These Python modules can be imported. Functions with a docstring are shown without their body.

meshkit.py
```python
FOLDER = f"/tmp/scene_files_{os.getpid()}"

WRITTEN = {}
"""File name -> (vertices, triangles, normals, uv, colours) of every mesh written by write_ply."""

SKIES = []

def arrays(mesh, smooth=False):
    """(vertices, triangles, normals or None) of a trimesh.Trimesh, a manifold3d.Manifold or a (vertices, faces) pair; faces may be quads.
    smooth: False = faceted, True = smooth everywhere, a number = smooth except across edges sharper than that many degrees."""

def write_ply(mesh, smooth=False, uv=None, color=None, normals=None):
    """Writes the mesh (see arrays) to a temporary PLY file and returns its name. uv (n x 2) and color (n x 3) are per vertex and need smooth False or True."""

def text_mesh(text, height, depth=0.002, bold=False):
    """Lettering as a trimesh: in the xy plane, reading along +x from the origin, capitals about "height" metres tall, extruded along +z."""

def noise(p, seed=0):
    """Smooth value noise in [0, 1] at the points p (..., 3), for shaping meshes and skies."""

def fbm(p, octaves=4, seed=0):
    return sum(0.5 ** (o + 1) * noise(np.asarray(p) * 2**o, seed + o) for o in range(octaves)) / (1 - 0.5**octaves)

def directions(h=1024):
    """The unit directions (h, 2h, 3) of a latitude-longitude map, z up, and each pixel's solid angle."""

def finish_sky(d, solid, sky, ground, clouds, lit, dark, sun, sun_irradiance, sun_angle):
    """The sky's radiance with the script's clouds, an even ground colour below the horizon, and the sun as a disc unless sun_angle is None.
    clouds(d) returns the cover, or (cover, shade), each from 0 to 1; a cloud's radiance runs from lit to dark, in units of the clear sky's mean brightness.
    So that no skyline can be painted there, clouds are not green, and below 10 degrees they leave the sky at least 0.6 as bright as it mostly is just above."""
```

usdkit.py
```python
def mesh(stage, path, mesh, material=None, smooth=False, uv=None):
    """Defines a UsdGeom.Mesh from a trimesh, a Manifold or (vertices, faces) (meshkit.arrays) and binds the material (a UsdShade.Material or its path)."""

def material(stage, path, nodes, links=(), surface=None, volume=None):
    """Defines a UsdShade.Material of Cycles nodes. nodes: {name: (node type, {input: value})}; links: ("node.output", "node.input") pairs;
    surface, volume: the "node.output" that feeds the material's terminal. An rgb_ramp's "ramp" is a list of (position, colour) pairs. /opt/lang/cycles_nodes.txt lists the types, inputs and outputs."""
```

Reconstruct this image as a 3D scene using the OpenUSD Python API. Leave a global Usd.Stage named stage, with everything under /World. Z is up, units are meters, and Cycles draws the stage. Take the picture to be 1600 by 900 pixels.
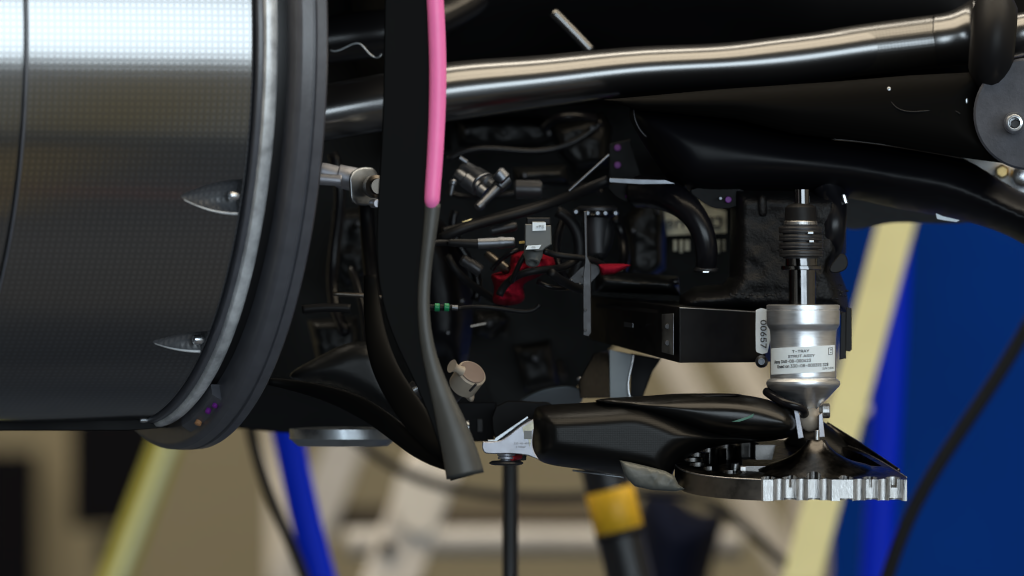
import math, numpy as np, trimesh, manifold3d, usdkit, meshkit
from pxr import Usd, UsdGeom, UsdLux, UsdShade, Gf, Sdf
from shapely.geometry import Polygon, Point
import shapely
from scipy.spatial import Delaunay, cKDTree
from scipy.interpolate import CubicSpline, PchipInterpolator

stage = Usd.Stage.CreateInMemory()
UsdGeom.SetStageUpAxis(stage, 'Z')
UsdGeom.Xform.Define(stage, '/World')
RNG = np.random.default_rng(7)

# ------------------------------------------------------------------ camera
D = 6.0                                   # metres from lens to the strut
S = 0.036 / 0.4 * D / 1600                # metres per photo pixel at that distance
cam = UsdGeom.Camera.Define(stage, '/World/camera')
cam.CreateFocalLengthAttr(400.0); cam.CreateHorizontalApertureAttr(36.0); cam.CreateVerticalApertureAttr(20.25)
cam.CreateFStopAttr(6.3); cam.CreateFocusDistanceAttr(D - 0.015)
cam.CreateClippingRangeAttr(Gf.Vec2f(0.05, 200))
cam.AddTranslateOp().Set((0, -D, 0)); cam.AddRotateXOp().Set(90.0)
cam.CreateExposureAttr(0.0)

# ------------------------------------------------------------------ lamps
def rect_light(name, centre, target, w, h, intensity, color):
    L = UsdLux.RectLight.Define(stage, '/World/' + name)
    L.CreateWidthAttr(w); L.CreateHeightAttr(h); L.CreateIntensityAttr(intensity); L.CreateColorAttr(Gf.Vec3f(*color))
    z = np.array(centre, float) - np.array(target, float); z /= np.linalg.norm(z)
    x = np.cross((0, 0, 1) if abs(z[2]) < .95 else (0, 1, 0), z); x /= np.linalg.norm(x); y = np.cross(z, x)
    m = Gf.Matrix4d(*[float(q) for q in (*x, 0, *y, 0, *z, 0, *centre, 1)])
    UsdGeom.Xformable(L).AddTransformOp().Set(m)
    return L

# all out of view: open garage door (cool daylight), two warm ceiling rows over the car, one lamp placed to light the background
rect_light('door_daylight', (3.3, -7.4, .78), (0, 0, .78), 9.6, 2.7, 6.0, (.78, .91, 1.0))
rect_light('unseen_ceiling_lamp', (0.3, -1.35, 2.35), (0.3, -1.35, 0), 7.0, 0.9, 4.0, (1.0, .85, .63))
rect_light('unseen_ceiling_lamp_001', (0.3, -0.35, 2.35), (0.3, -0.35, 0), 7.0, 0.9, 4.0, (1.0, .85, .63))
rect_light('unseen_ceiling_lamp_002', (0.3, 1.0, 2.3), (0.3, 1.7, 0), 6.0, 0.5, 8.5, (1.0, .90, .74))  # unseen lamp, placed to light the background behind the car

# ------------------------------------------------------------------ materials
MATS = {}
def mat(name, color, rough=.5, metal=0., spec=.5, coat=0., noise=0., nscale=60., bump=0., bscale=300., rnoise=0., bevel=0., ior=1.5, weave=None, sheen=0., trans=0., aniso=0., stretch=(1, 1, 1)):
    n = {'p': ('principled_bsdf', {'base_color': color, 'roughness': rough, 'metallic': metal, 'specular_ior_level': spec, 'ior': ior,
                                   'coat_weight': coat, 'coat_roughness': .06, 'sheen_weight': sheen, 'transmission_weight': trans, 'anisotropic': aniso}),
         'geo': ('geometry', {})}
    l = []
    if noise or rnoise or bump:
        n['mp'] = ('mapping', {'scale': stretch}); l.append(('geo.position', 'mp.vector'))
    if noise or rnoise:
        n['nz'] = ('noise_texture', {'scale': nscale, 'detail': 5., 'roughness': .6}); l += [('mp.vector', 'nz.vector')]
    if noise:
        c = np.array(color)
        n['rp'] = ('rgb_ramp', {'ramp': [(.28, tuple(c * (1 - noise))), (.72, tuple(np.minimum(c * (1 + noise), 1)))]})
        l += [('nz.fac', 'rp.fac'), ('rp.color', 'p.base_color')]
    if rnoise:
        n['mr'] = ('map_range', {'from_min': .3, 'from_max': .7, 'to_min': max(rough - rnoise, .03), 'to_max': rough + rnoise})
        l += [('nz.fac', 'mr.value'), ('mr.result', 'p.roughness')]
    last = None
    if bevel:
        n['bv'] = ('bevel', {'samples': 4, 'radius': bevel}); last = 'bv.bevel'
    if bump:
        n['bn'] = ('noise_texture', {'scale': bscale, 'detail': 4., 'roughness': .6})
        n['bp'] = ('bump', {'strength': bump, 'distance': .001}); l += [('mp.vector', 'bn.vector'), ('bn.fac', 'bp.height')]
        if last: l.append((last, 'bp.normal'))
        last = 'bp.normal'
    if weave:
        pitch, kind, amt, wb = weave
        k = 2 * math.pi / pitch
        n['tc'] = ('texture_coordinate', {}); n['sx'] = ('separate_xyz', {}); l.append(('tc.UV', 'sx.vector'))
        for ax in 'xy':
            n['k' + ax] = ('math', {'math_type': 'multiply', 'value2': k}); n['s' + ax + 'n'] = ('math', {'math_type': 'sine'})
        if kind == 'plain':
            l += [('sx.x', 'kx.value1'), ('sx.y', 'ky.value1')]
        else:                                       # twill: diagonals
            n['ad'] = ('math', {'math_type': 'add'}); n['sb'] = ('math', {'math_type': 'subtract'})
            l += [('sx.x', 'ad.value1'), ('sx.y', 'ad.value2'), ('sx.x', 'sb.value1'), ('sx.y', 'sb.value2'), ('ad.value', 'kx.value1'), ('sb.value', 'ky.value1')]
        n['mn'] = ('math', {'math_type': 'minimum' if kind == 'plain' else 'multiply'})
        l += [('kx.value', 'sxn.value1'), ('ky.value', 'syn.value1'), ('sxn.value', 'mn.value1'), ('syn.value', 'mn.value2')]
        n['ws'] = ('map_range', {'from_min': -1., 'from_max': 1. if kind != 'plain' else .7, 'to_min': spec * (1 - amt), 'to_max': spec * (1 + amt * .3)})
        l += [('mn.value', 'ws.value'), ('ws.result', 'p.specular_ior_level')]
        n['wc'] = ('map_range', {'from_min': -1., 'from_max': 1., 'to_min': rough * (1 + amt * .5), 'to_max': rough})
        l += [('mn.value', 'wc.value'), ('wc.result', 'p.roughness')]
        if wb:
            n['wbp'] = ('bump', {'strength': wb, 'distance': .0004}); l.append(('mn.value', 'wbp.height'))
            if last: l.append((last, 'wbp.normal'))
            last = 'wbp.normal'
    if last: l.append((last, 'p.normal'))
    MATS[name] = usdkit.material(stage, '/World/Looks/' + name, n, l, surface='p.BSDF')

mat('drum_carbon', (.010, .011, .013), .15, spec=.5, ior=2.95, weave=(.0034, 'plain', .20, .014), bump=.06, bscale=22, stretch=(1, 1, .5))
mat('drum_hollow', (.06, .063, .07), .36, spec=.7, ior=2.0, weave=(.0034, 'plain', .6, .15))
mat('drum_dark', (.008, .008, .009), .45)
mat('bare_edge', (.66, .68, .72), .40, metal=.3, noise=.45, nscale=60, rnoise=.12, bump=.2, bscale=220)
mat('flange_rubber', (.08, .083, .097), .34, spec=.6, bump=.12, bscale=600, noise=.15, nscale=90)
mat('carbon_gloss', (.007, .007, .008), .24, spec=.5, ior=2.5, weave=(.0044, 'twill', .03, .004))
mat('carbon_dim', (.006, .006, .007), .25, spec=.4, ior=1.6, weave=(.0044, 'twill', .10, .012))
mat('bulkhead_carbon', (.0045, .005, .005), .45, spec=.15, rnoise=.12, nscale=22, bump=.3, bscale=420, noise=.4)
mat('carbon_satin', (.004, .004, .005), .4, spec=.10, weave=(.0026, 'twill', .6, .12))
mat('carbon_leg', (.0045, .0045, .0045), .34, spec=.2, weave=(.0019, 'twill', .22, .03), bump=.05, bscale=60)
mat('black_body', (.0035, .0035, .004), .5, spec=.10, rnoise=.1, nscale=18, bump=.04, bscale=120)
mat('black_paint', (.004, .004, .0055), .42, spec=.14, rnoise=.06, nscale=20)
mat('black_box', (.005, .005, .006), .34, spec=.2, bevel=.0008, rnoise=.08, nscale=80, bump=.05, bscale=900)
mat('rough_foam', (.008, .008, .009), .42, spec=.3, bump=.7, bscale=700, noise=.4, nscale=120)
mat('rubber', (.007, .007, .008), .5, spec=.2, bump=.06, bscale=500)
mat('hose_gloss', (.006, .006, .008), .25, spec=.3, rnoise=.08, nscale=60)
mat('fin_black', (.0022, .0024, .0026), .5, spec=.06, bump=.05, bscale=300)
mat('fin_edge', (.05, .052, .050), .45, spec=.5, noise=.25, nscale=40, bump=.05, bscale=300)
mat('pink', (.93, .20, .50), .38, spec=.4, noise=.05, nscale=40)
mat('aluminium', (.72, .74, .77), .27, metal=1., rnoise=.10, nscale=120, bump=.05, bscale=500, bevel=.0005, noise=.08)
mat('aluminium_turned', (.80, .82, .85), .40, metal=1., rnoise=.05, nscale=90, bump=.03, bscale=120, stretch=(1, 1, 12), noise=.07)
mat('aluminium_dull', (.42, .45, .48), .40, metal=1., rnoise=.12, nscale=60, noise=.15, bevel=.0006)
mat('chrome_dark', (.13, .13, .135), .14, metal=1., rnoise=.05, nscale=150)
mat('titanium', (.44, .435, .43), .38, metal=1., rnoise=.14, nscale=160, noise=.22, bump=.14, bscale=260, bevel=.0004, stretch=(6, 6, 1))
mat('titanium_dark', (.075, .072, .07), .25, metal=1., rnoise=.10, nscale=60, noise=.3, bump=.05, bscale=400)
mat('bronze_band', (.13, .115, .10), .38, metal=1., rnoise=.1, nscale=80, noise=.25)
mat('brass', (.62, .45, .20), .30, metal=1., rnoise=.1, nscale=120)
mat('gunmetal', (.035, .035, .038), .42, metal=.5, rnoise=.1, nscale=120)
mat('label', (.78, .87, .94), .42, spec=.35, noise=.03, nscale=200)
mat('label_old', (.60, .62, .52), .55, noise=.4, nscale=160)
mat('ink', (.015, .015, .018), .5)
mat('ink_grey', (.16, .17, .18), .5)
mat('beige_plastic', (.36, .31, .25), .42, noise=.08, nscale=120)
mat('beige_brown', (.15, .11, .095), .5, noise=.1, nscale=120)
mat('cabinet_grey', (.62, .74, .90), .6)
mat('cabinet_tan', (.50, .42, .14), .6)
mat('marking_tan', (.17, .145, .07), .6)
mat('line_red', (.20, .075, .08), .5)
mat('stay_grey', (.20, .23, .25), .45, noise=.15, nscale=40)
mat('bracket_alu', (.44, .45, .50), .52, metal=1., rnoise=.08, nscale=120, bump=.05, bscale=500, bevel=.0005, noise=.1)
mat('carbon_weave', (.010, .009, .008), .25, spec=.45, ior=2.45, weave=(.0036, 'twill', .35, .04))
mat('nose_black', (.003, .0028, .0026), .6, spec=.03)
mat('carbon_cover', (.0045, .0045, .0045), .30, spec=.34, rnoise=.08, nscale=30, bump=.04, bscale=160)
mat('bay_plastic', (.007, .0075, .008), .38, spec=.22, noise=.3, nscale=60, bump=.1, bscale=300)
mat('bay_metal_shaded', (.17, .18, .20), .42, metal=1., rnoise=.1, nscale=90, noise=.15)  # metal darkened to put the recessed bay's shade into its colour
mat('grey_plastic', (.085, .09, .088), .45, bevel=.0006, noise=.08, nscale=150)
mat('red_fabric', (.20, .004, .015), .8, spec=.1, noise=.3, nscale=90, bump=.6, bscale=350)
mat('red_plastic', (.35, .008, .015), .5)
mat('green_plastic', (.0, .20, .07), .35)
mat('green_paint', (.0, .10, .055), .35)
mat('purple_paint', (.16, .012, .24), .5)
mat('orange_paint', (.45, .22, .10), .5)
mat('yellow_plastic', (.65, .42, .04), .4)
mat('grey_tape', (.11, .115, .105), .42, spec=.35, noise=.2, nscale=60, bump=.4, bscale=90)
mat('cap_grey', (.055, .058, .072), .5, spec=.3, noise=.25, nscale=160, bump=.15, bscale=700)
mat('underside', (.10, .11, .105), .5, noise=.3, nscale=30, bump=.1, bscale=150)
mat('white_paint', (.80, .82, .84), .35)
# background
mat('wall_beige', (.245, .213, .138), .8, noise=.14, nscale=2.5)
mat('wall_side', (.55, .52, .47), .7, noise=.05, nscale=2)
mat('floor_grey', (.034, .050, .082), .5, noise=.15, nscale=4, rnoise=.1)
mat('blue_panel', (.0008, .026, .185), .8, spec=.04, noise=.2, nscale=3)
mat('blue_gloss', (.001, .02, .55), .38, spec=.10)
mat('strap_yellow', (.76, .72, .38), .55, noise=.06, nscale=20)
mat('tube_yellow', (.37, .36, .07), .25, spec=.5)
mat('tube_pale', (.52, .60, .44), .3, spec=.5)
mat('trestle_alu', (.78, .73, .67), .5, noise=.12, nscale=12)
mat('trestle_grey', (.50, .49, .48), .5, noise=.15, nscale=12)
mat('post_white', (.70, .67, .62), .5, noise=.08, nscale=8)
mat('black_matte', (.004, .004, .006), .7, spec=.05)
mat('navy', (.004, .006, .017), .7, spec=.05, noise=.3, nscale=6)
mat('pole_black', (.010, .011, .014), .35, spec=.4)
mat('band_yellow', (.72, .42, .012), .45, noise=.2, nscale=60)
mat('dark_wood', (.10, .08, .055), .7, noise=.2, nscale=6)

# ------------------------------------------------------------------ mesh helpers (photo pixels at a depth d in metres -> metres)
def sc(d): return S * (D + d) / D
def W(px, py, d):
    px, py, d = np.broadcast_arrays(np.asarray(px, float), py, d)
    k = S * (D + d) / D
    return np.stack([(px - 800) * k, d, (450 - py) * k], -1)
def T(v, f): return trimesh.Trimesh(np.asarray(v, float), np.asarray(f, int), process=False)
def cat(*ms): return trimesh.util.concatenate(list(ms))
def fix(m):
    m = m.copy(); m.merge_vertices(); trimesh.repair.fix_normals(m); return m

def frame_loft(P, R1, R2, n=24, caps=True, power=1.0, up=(0, 1, 0)):
    """P (m,3) metres, R1 radius across in the picture plane, R2 radius in depth. Returns mesh, uv (metres)."""
    P = np.asarray(P, float); m = len(P)
    t = np.gradient(P, axis=0); t /= np.linalg.norm(t, axis=1, keepdims=True)
    u = np.tile(np.array(up, float), (m, 1)); a = np.cross(t, u)
    ln = np.linalg.norm(a, axis=1, keepdims=True); a = np.where(ln > 1e-6, a / np.maximum(ln, 1e-9), [0, 0, 1.]); b = np.cross(a, t)
    th = np.linspace(0, 2 * np.pi, n + 1)
    c, s = np.cos(th), np.sin(th)
    c, s = np.sign(c) * np.abs(c) ** power, np.sign(s) * np.abs(s) ** power
    V = P[:, None] + a[:, None] * (c[None, :, None] * np.asarray(R1)[:, None, None]) + b[:, None] * (s[None, :, None] * np.asarray(R2)[:, None, None])
    L = np.r_[0, np.cumsum(np.linalg.norm(np.diff(P, axis=0), axis=1))]
    rr = (np.mean(R1) + np.mean(R2)) / 2
    uv = np.stack([np.repeat(L[:, None], n + 1, 1), np.repeat((th * rr)[None], m, 0)], -1).reshape(-1, 2)
    i = np.arange(m - 1)[:, None] * (n + 1) + np.arange(n)[None]
    q = np.stack([i, i + 1, i + n + 2, i + n + 1], -1).reshape(-1, 4)
    F = np.vstack([q[:, [0, 1, 2]], q[:, [0, 2, 3]]])
    V = V.reshape(-1, 3)
    if caps:
        k = len(V); V = np.vstack([V, P[0], P[-1]]); uv = np.vstack([uv, [0, 0], [L[-1], 0]])
        j = np.arange(n); base = (m - 1) * (n + 1)
        F = np.vstack([F, np.stack([np.full(n, k), j + 1, j], 1), np.stack([np.full(n, k + 1), base + j, base + j + 1], 1)])
    mm = T(V, F)
    if mm.volume < 0: mm = T(V, F[:, ::-1])
    mm.metadata['uv'] = uv
    return mm
def tube(pts, r=None, n=16, m=None, r2=1.0, power=1.0, up=(0, 1, 0)):
    """pts: (px, py, d[, r_px[, rdepth_px]]); a smooth tube through them."""
    p = np.array([list(q[:3]) for q in pts], float)
    R1 = np.array([q[3] if len(q) > 3 else r for q in pts], float)
    R2 = np.array([q[4] if len(q) > 4 else (q[3] if len(q) > 3 else r) * r2 for q in pts], float)
    s = np.r_[0, np.cumsum(np.linalg.norm(np.diff(p[:, :2], axis=0), axis=1) + 1e-6)]
    m = m or (max(2, 8 * (len(p) - 1) + 1) if len(p) > 2 else 2)
    ss = np.linspace(0, s[-1], m)
    f = (lambda y: CubicSpline(s, y, axis=0)(ss)) if len(p) > 2 else (lambda y: np.stack([np.interp(ss, s, c) for c in np.atleast_2d(y.T)], -1).squeeze())
    g = (lambda y: PchipInterpolator(s, y)(ss))
    p = f(p) if len(p) > 2 else np.stack([np.interp(ss, s, p[:, k]) for k in range(3)], -1)
    k = sc(p[:, 2])
    return frame_loft(W(p[:, 0], p[:, 1], p[:, 2]), g(R1) * k, g(R2) * k, n, power=power, up=up)

def inset(poly, w):
    p = np.asarray(poly, float); e = np.roll(p, -1, 0) - p; e /= np.maximum(np.linalg.norm(e, axis=1, keepdims=True), 1e-9)
    area = .5 * np.sum(p[:, 0] * np.roll(p[:, 1], -1) - np.roll(p[:, 0], -1) * p[:, 1])
    nrm = np.stack([-e[:, 1], e[:, 0]], 1) * (1 if area > 0 else -1)
    n0, n1 = np.roll(nrm, 1, 0), nrm
    b = n0 + n1; b /= np.maximum(np.sum(b * n1, axis=1, keepdims=True), .4)
    return p + b * w
def curve(pts, n=8, closed=True):
    """Smooth closed outline through points."""
    p = np.array(pts, float)
    if closed: p = np.vstack([p, p[:1]])
    s = np.r_[0, np.cumsum(np.sqrt(np.linalg.norm(np.diff(p, axis=0), axis=1)))]
    ss = np.concatenate([np.linspace(s[i], s[i + 1], n, endpoint=False) for i in range(len(s) - 1)])
    return CubicSpline(s, p, bc_type='periodic' if closed else 'natural')(ss if closed else np.r_[ss, s[-1]])
def prism(poly, d, thick, ch=1.5, slant=(0, 0), ref=None, holes=()):
    """Outline in pixels, front face at depth d (plus slant metres per pixel from ref), thick metres deep, edges chamfered by ch px."""
    p = np.asarray(poly, float)
    if np.sum(p[:, 0] * np.roll(p[:, 1], -1) - np.roll(p[:, 0], -1) * p[:, 1]) < 0: p = p[::-1]
    r = np.mean(p, 0) if ref is None else np.array(ref)
    dep = lambda q: d + (q[:, 0] - r[0]) * slant[0] + (q[:, 1] - r[1]) * slant[1]
    c = min(ch * S, thick * .45)
    q = inset(p, ch) if ch else p
    rings = [W(q[:, 0], q[:, 1], dep(q)), W(p[:, 0], p[:, 1], dep(p) + c), W(p[:, 0], p[:, 1], dep(p) + thick - c), W(q[:, 0], q[:, 1], dep(q) + thick)]
    n = len(p); V = np.vstack(rings); F = []
    i = np.arange(n); j = (i + 1) % n
    for k in range(3):
        F += [np.stack([k * n + i, k * n + j, (k + 1) * n + j], 1), np.stack([k * n + i, (k + 1) * n + j, (k + 1) * n + i], 1)]
    import mapbox_earcut as ec
    tri = np.array(ec.triangulate_float64(q, np.array([n], np.uint32))).reshape(-1, 3).astype(int)
    F += [tri[:, ::-1], tri + 3 * n]
    return fix(T(V, np.vstack(F)))
def box(x0, x1, y0, y1, d, thick, ch=1.5, slant=(0, 0)):
    return prism([(x0, y0), (x1, y0), (x1, y1), (x0, y1)], d, thick, ch, slant)
def pillow(poly, d, front, back=.004, reach=None, step=7., noise=0., nsc=.02, slant=(0, 0), power=.5, seed=0):
    """A rounded body with this outline; bulges front metres towards the viewer."""
    P = Polygon(poly).buffer(0); p = np.array(P.exterior.segmentize(step).coords)[:-1]
    x0, y0, x1, y1 = P.bounds
    gx, gy = np.meshgrid(np.arange(x0, x1, step), np.arange(y0, y1, step * .87)); gx = gx + (np.arange(gx.shape[0]) % 2)[:, None] * step / 2
    g = np.stack([gx.ravel(), gy.ravel()], 1)
    inn = shapely.contains_xy(P.buffer(-step * .45), g[:, 0], g[:, 1]); g = g[inn]
    rg = inset(p, 2.0); rg = rg[shapely.contains_xy(P.buffer(-.8), rg[:, 0], rg[:, 1])]
    q = np.vstack([p, rg, g]); nb = len(p)
    tri = Delaunay(q).simplices
    tri = tri[shapely.contains_xy(P, q[tri].mean(1)[:, 0], q[tri].mean(1)[:, 1])]
    dist = shapely.distance(P.exterior, shapely.points(q)); dist[:nb] = 0
    reach = reach or dist.max(); h = np.clip(dist / reach, 0, 1); h = np.sqrt(np.clip(1 - (1 - h) ** 2, 0, 1)) if power == .5 else h ** power
    r = q.mean(0); base = d + (q[:, 0] - r[0]) * slant[0] + (q[:, 1] - r[1]) * slant[1]
    nz = noise * (meshkit.fbm(np.stack([q[:, 0] * nsc, q[:, 1] * nsc, q[:, 0] * 0 + seed], 1)) - .5) * h if noise else 0
    A = W(q[:, 0], q[:, 1], base - front * h + nz); B = W(q[:, 0], q[:, 1], base + back * h + (.0005))
    n = len(q); i = np.arange(nb); j = (i + 1) % nb
    F = np.vstack([tri, tri[:, ::-1] + n, np.stack([i, j, j + n], 1), np.stack([i, j + n, i + n], 1)])
    m = T(np.vstack([A, B]), F)
    trimesh.repair.fix_normals(m)
    m.metadata['uv'] = np.vstack([q, q]) * S
    return m
def lathe(prof, origin, axis, n=48, caps=True, a0=0., a1=2 * np.pi):
    """prof: (t, r) in metres along axis from origin."""
    ax = np.array(axis, float); ax /= np.linalg.norm(ax)
    u = np.cross(ax, (0, 1, 0) if abs(ax[1]) < .9 else (1, 0, 0)); u /= np.linalg.norm(u); w = np.cross(ax, u)
    pr = np.asarray(prof, float); m = len(pr); th = np.linspace(0, 2 * np.pi, n, endpoint=False)
    V = np.asarray(origin, float) + pr[:, None, :1] * ax + pr[:, None, 1:] * (np.cos(th)[None, :, None] * u + np.sin(th)[None, :, None] * w)
    V = V.reshape(-1, 3); F = []
    j = np.arange(n); jj = (j + 1) % n
    for k in range(m - 1):
        F += [np.stack([k * n + j, k * n + jj, (k + 1) * n + jj], 1), np.stack([k * n + j, (k + 1) * n + jj, (k + 1) * n + j], 1)]
    if caps:
        c = len(V); V = np.vstack([V, np.asarray(origin) + pr[0, 0] * ax, np.asarray(origin) + pr[-1, 0] * ax])
        F += [np.stack([np.full(n, c), jj, j], 1), np.stack([np.full(n, c + 1), (m - 1) * n + j, (m - 1) * n + jj], 1)]
    m_ = T(V, np.vstack(F))
    if m_.volume < 0: m_ = T(V, np.vstack(F)[:, ::-1])
    return m_
def vlathe(x, d, prof, n=48, tilt=0.):
    """vertical turned piece: prof = (py, r_px) from top to bottom."""
    k = sc(d); o = W(x, 450, d)
    return lathe([((450 - py) * k, r * k) for py, r in prof], o, (0, 0, 1), n)
def cyl(p0, p1, r, n=20, ch=.15, r1=None):
    """turned rod from p0 to p1 (px, py, d), radius px, chamfered ends."""
    A, B = W(*p0), W(*p1); L = np.linalg.norm(B - A); r *= sc(p0[2]); r1 = r if r1 is None else r1 * sc(p1[2]); c = min(r * ch, L * .3)
    return lathe([(0, r - c), (c, r), (L - c, r1), (L, r1 - c)], A, B - A, n)
def turned(p0, p1, prof, n=24):
    """prof: (fraction along p0..p1, r_px)."""
    A, B = W(*p0), W(*p1); L = np.linalg.norm(B - A); k = sc(p0[2])
    return lathe([(t * L, r * k) for t, r in prof], A, B - A, n)
def ball(px, py, d, r, sq=(1, 1, 1), sub=3):
    m = trimesh.creation.icosphere(sub, 1.0); m.vertices = m.vertices * np.array(sq) * r * sc(d) + W(px, py, d); return m
def man(m):
    m = m.copy(); m.merge_vertices(); trimesh.repair.fix_normals(m)
    return manifold3d.Manifold(manifold3d.Mesh(np.asarray(m.vertices, np.float32), np.asarray(m.faces, np.uint32)))
def unman(m):
    q = m.to_mesh(); return T(q.vert_properties[:, :3], q.tri_verts)
def letters(text, x, y, h, d, rot=0., width=None, bold=False, thick=.0002, bend=None):
    """Flat lettering facing the viewer; x, y = left end of the base line, h capital height in px; rot degrees clockwise in the picture."""
    m = meshkit.text_mesh(text, h, 1.0, bold=bold); v = np.array(m.vertices)
    if width: v[:, 0] *= width / max(v[:, 0].max(), 1e-6)
    a = math.radians(rot); px = x + v[:, 0] * math.cos(a) + v[:, 1] * math.sin(a); py = y + v[:, 0] * math.sin(a) - v[:, 1] * math.cos(a)
    if bend: return T(bend(px, py, v[:, 2]), m.faces)
    return fix(T(W(px, py, d - thick * (v[:, 2] - 0.0)), m.faces))

# ------------------------------------------------------------------ prims
USED, LOC = {}, {}
def numbered(path):
    k = USED.get(path, 0); USED[path] = k + 1
    return path if k == 0 else f'{path}_{k:03d}'
def keys(prim, **kw):
    for k, v in kw.items():
        if v: prim.SetCustomDataByKey(k, v)
def thing(name, label, category, loc, group=None, kind=None):
    p = numbered('/World/' + name); x = UsdGeom.Xform.Define(stage, p); loc = np.asarray(loc, float)
    x.AddTranslateOp().Set(Gf.Vec3d(*map(float, loc))); LOC[p] = loc
    keys(x.GetPrim(), label=label, category=category, group=group, kind=kind)
    return p
def part(parent, name, m, material, smooth=35, label=None, uv=None):
    p = numbered(parent + '/' + name); root = '/'.join(p.split('/')[:3]); loc = LOC[root]
    given = m.metadata.get('uv') if hasattr(m, 'metadata') else None
    if given is not None and uv is None:
        v, f, _ = meshkit.arrays(m, False); mm = T(v - loc, f); uvs = given; smooth = True
    elif uv is not None:
        mm = trimesh.graph.smooth_shade(m, angle=np.radians(smooth), facet_minarea=None) if smooth not in (True, False) else m
        uvs = uv(np.array(mm.vertices)); mm = T(np.array(mm.vertices) - loc, mm.faces); smooth = True
    else:
        mm = T(np.array(m.vertices) - loc, m.faces); uvs = None
    pr = usdkit.mesh(stage, p, mm, MATS[material], smooth=smooth, uv=uvs)
    keys(pr.GetPrim(), label=label)
    return p
def solo(name, m, material, label, category, group=None, kind=None, smooth=35):
    p = numbered('/World/' + name); loc = np.array([*(np.array(m.bounds).mean(0)[:2]), m.bounds[0][2]])
    if kind == 'structure': loc = loc * 0
    given = m.metadata.get('uv')
    pr = usdkit.mesh(stage, p, T(np.array(m.vertices) - loc, m.faces), MATS[material], smooth=True if given is not None else smooth, uv=given)
    pr.AddTranslateOp().Set(Gf.Vec3d(*map(float, loc)))
    keys(pr.GetPrim(), label=label, category=category, group=group, kind=kind)
    return p

# ================================================================== SETTING
def slab(x0, x1, y0, y1, z0, z1):
    b = trimesh.creation.box([x1 - x0, y1 - y0, z1 - z0]); b.apply_translation([(x0 + x1) / 2, (y0 + y1) / 2, (z0 + z1) / 2]); return b
FZ = -0.62
solo('floor', slab(-6, 9, -9, 4.2, FZ - .1, FZ), 'floor_grey', 'grey garage floor under the car, out of view', 'floor', kind='structure', smooth=False)  # out of view, dark bluish tone set for the drum's lower reflection
solo('wall', slab(-6, 9, 3.6, 3.7, FZ, 2.2), 'wall_beige', 'plain beige garage wall far behind the car', 'wall', kind='structure', smooth=False)

solo('unseen_side_wall', slab(4.6, 4.7, -5.5, 3.6, FZ, 2.2), 'wall_side', 'pale garage side wall out of view, right', 'wall', kind='structure', smooth=False)  # out of view, placed to give the strut its warm right side
solo('unseen_side_wall', slab(-4.7, -4.6, -5.5, 3.6, FZ, 2.2), 'wall_side', 'pale garage side wall out of view, left', 'wall', kind='structure', smooth=False)  # out of view, placed to be reflected in the strut

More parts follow.
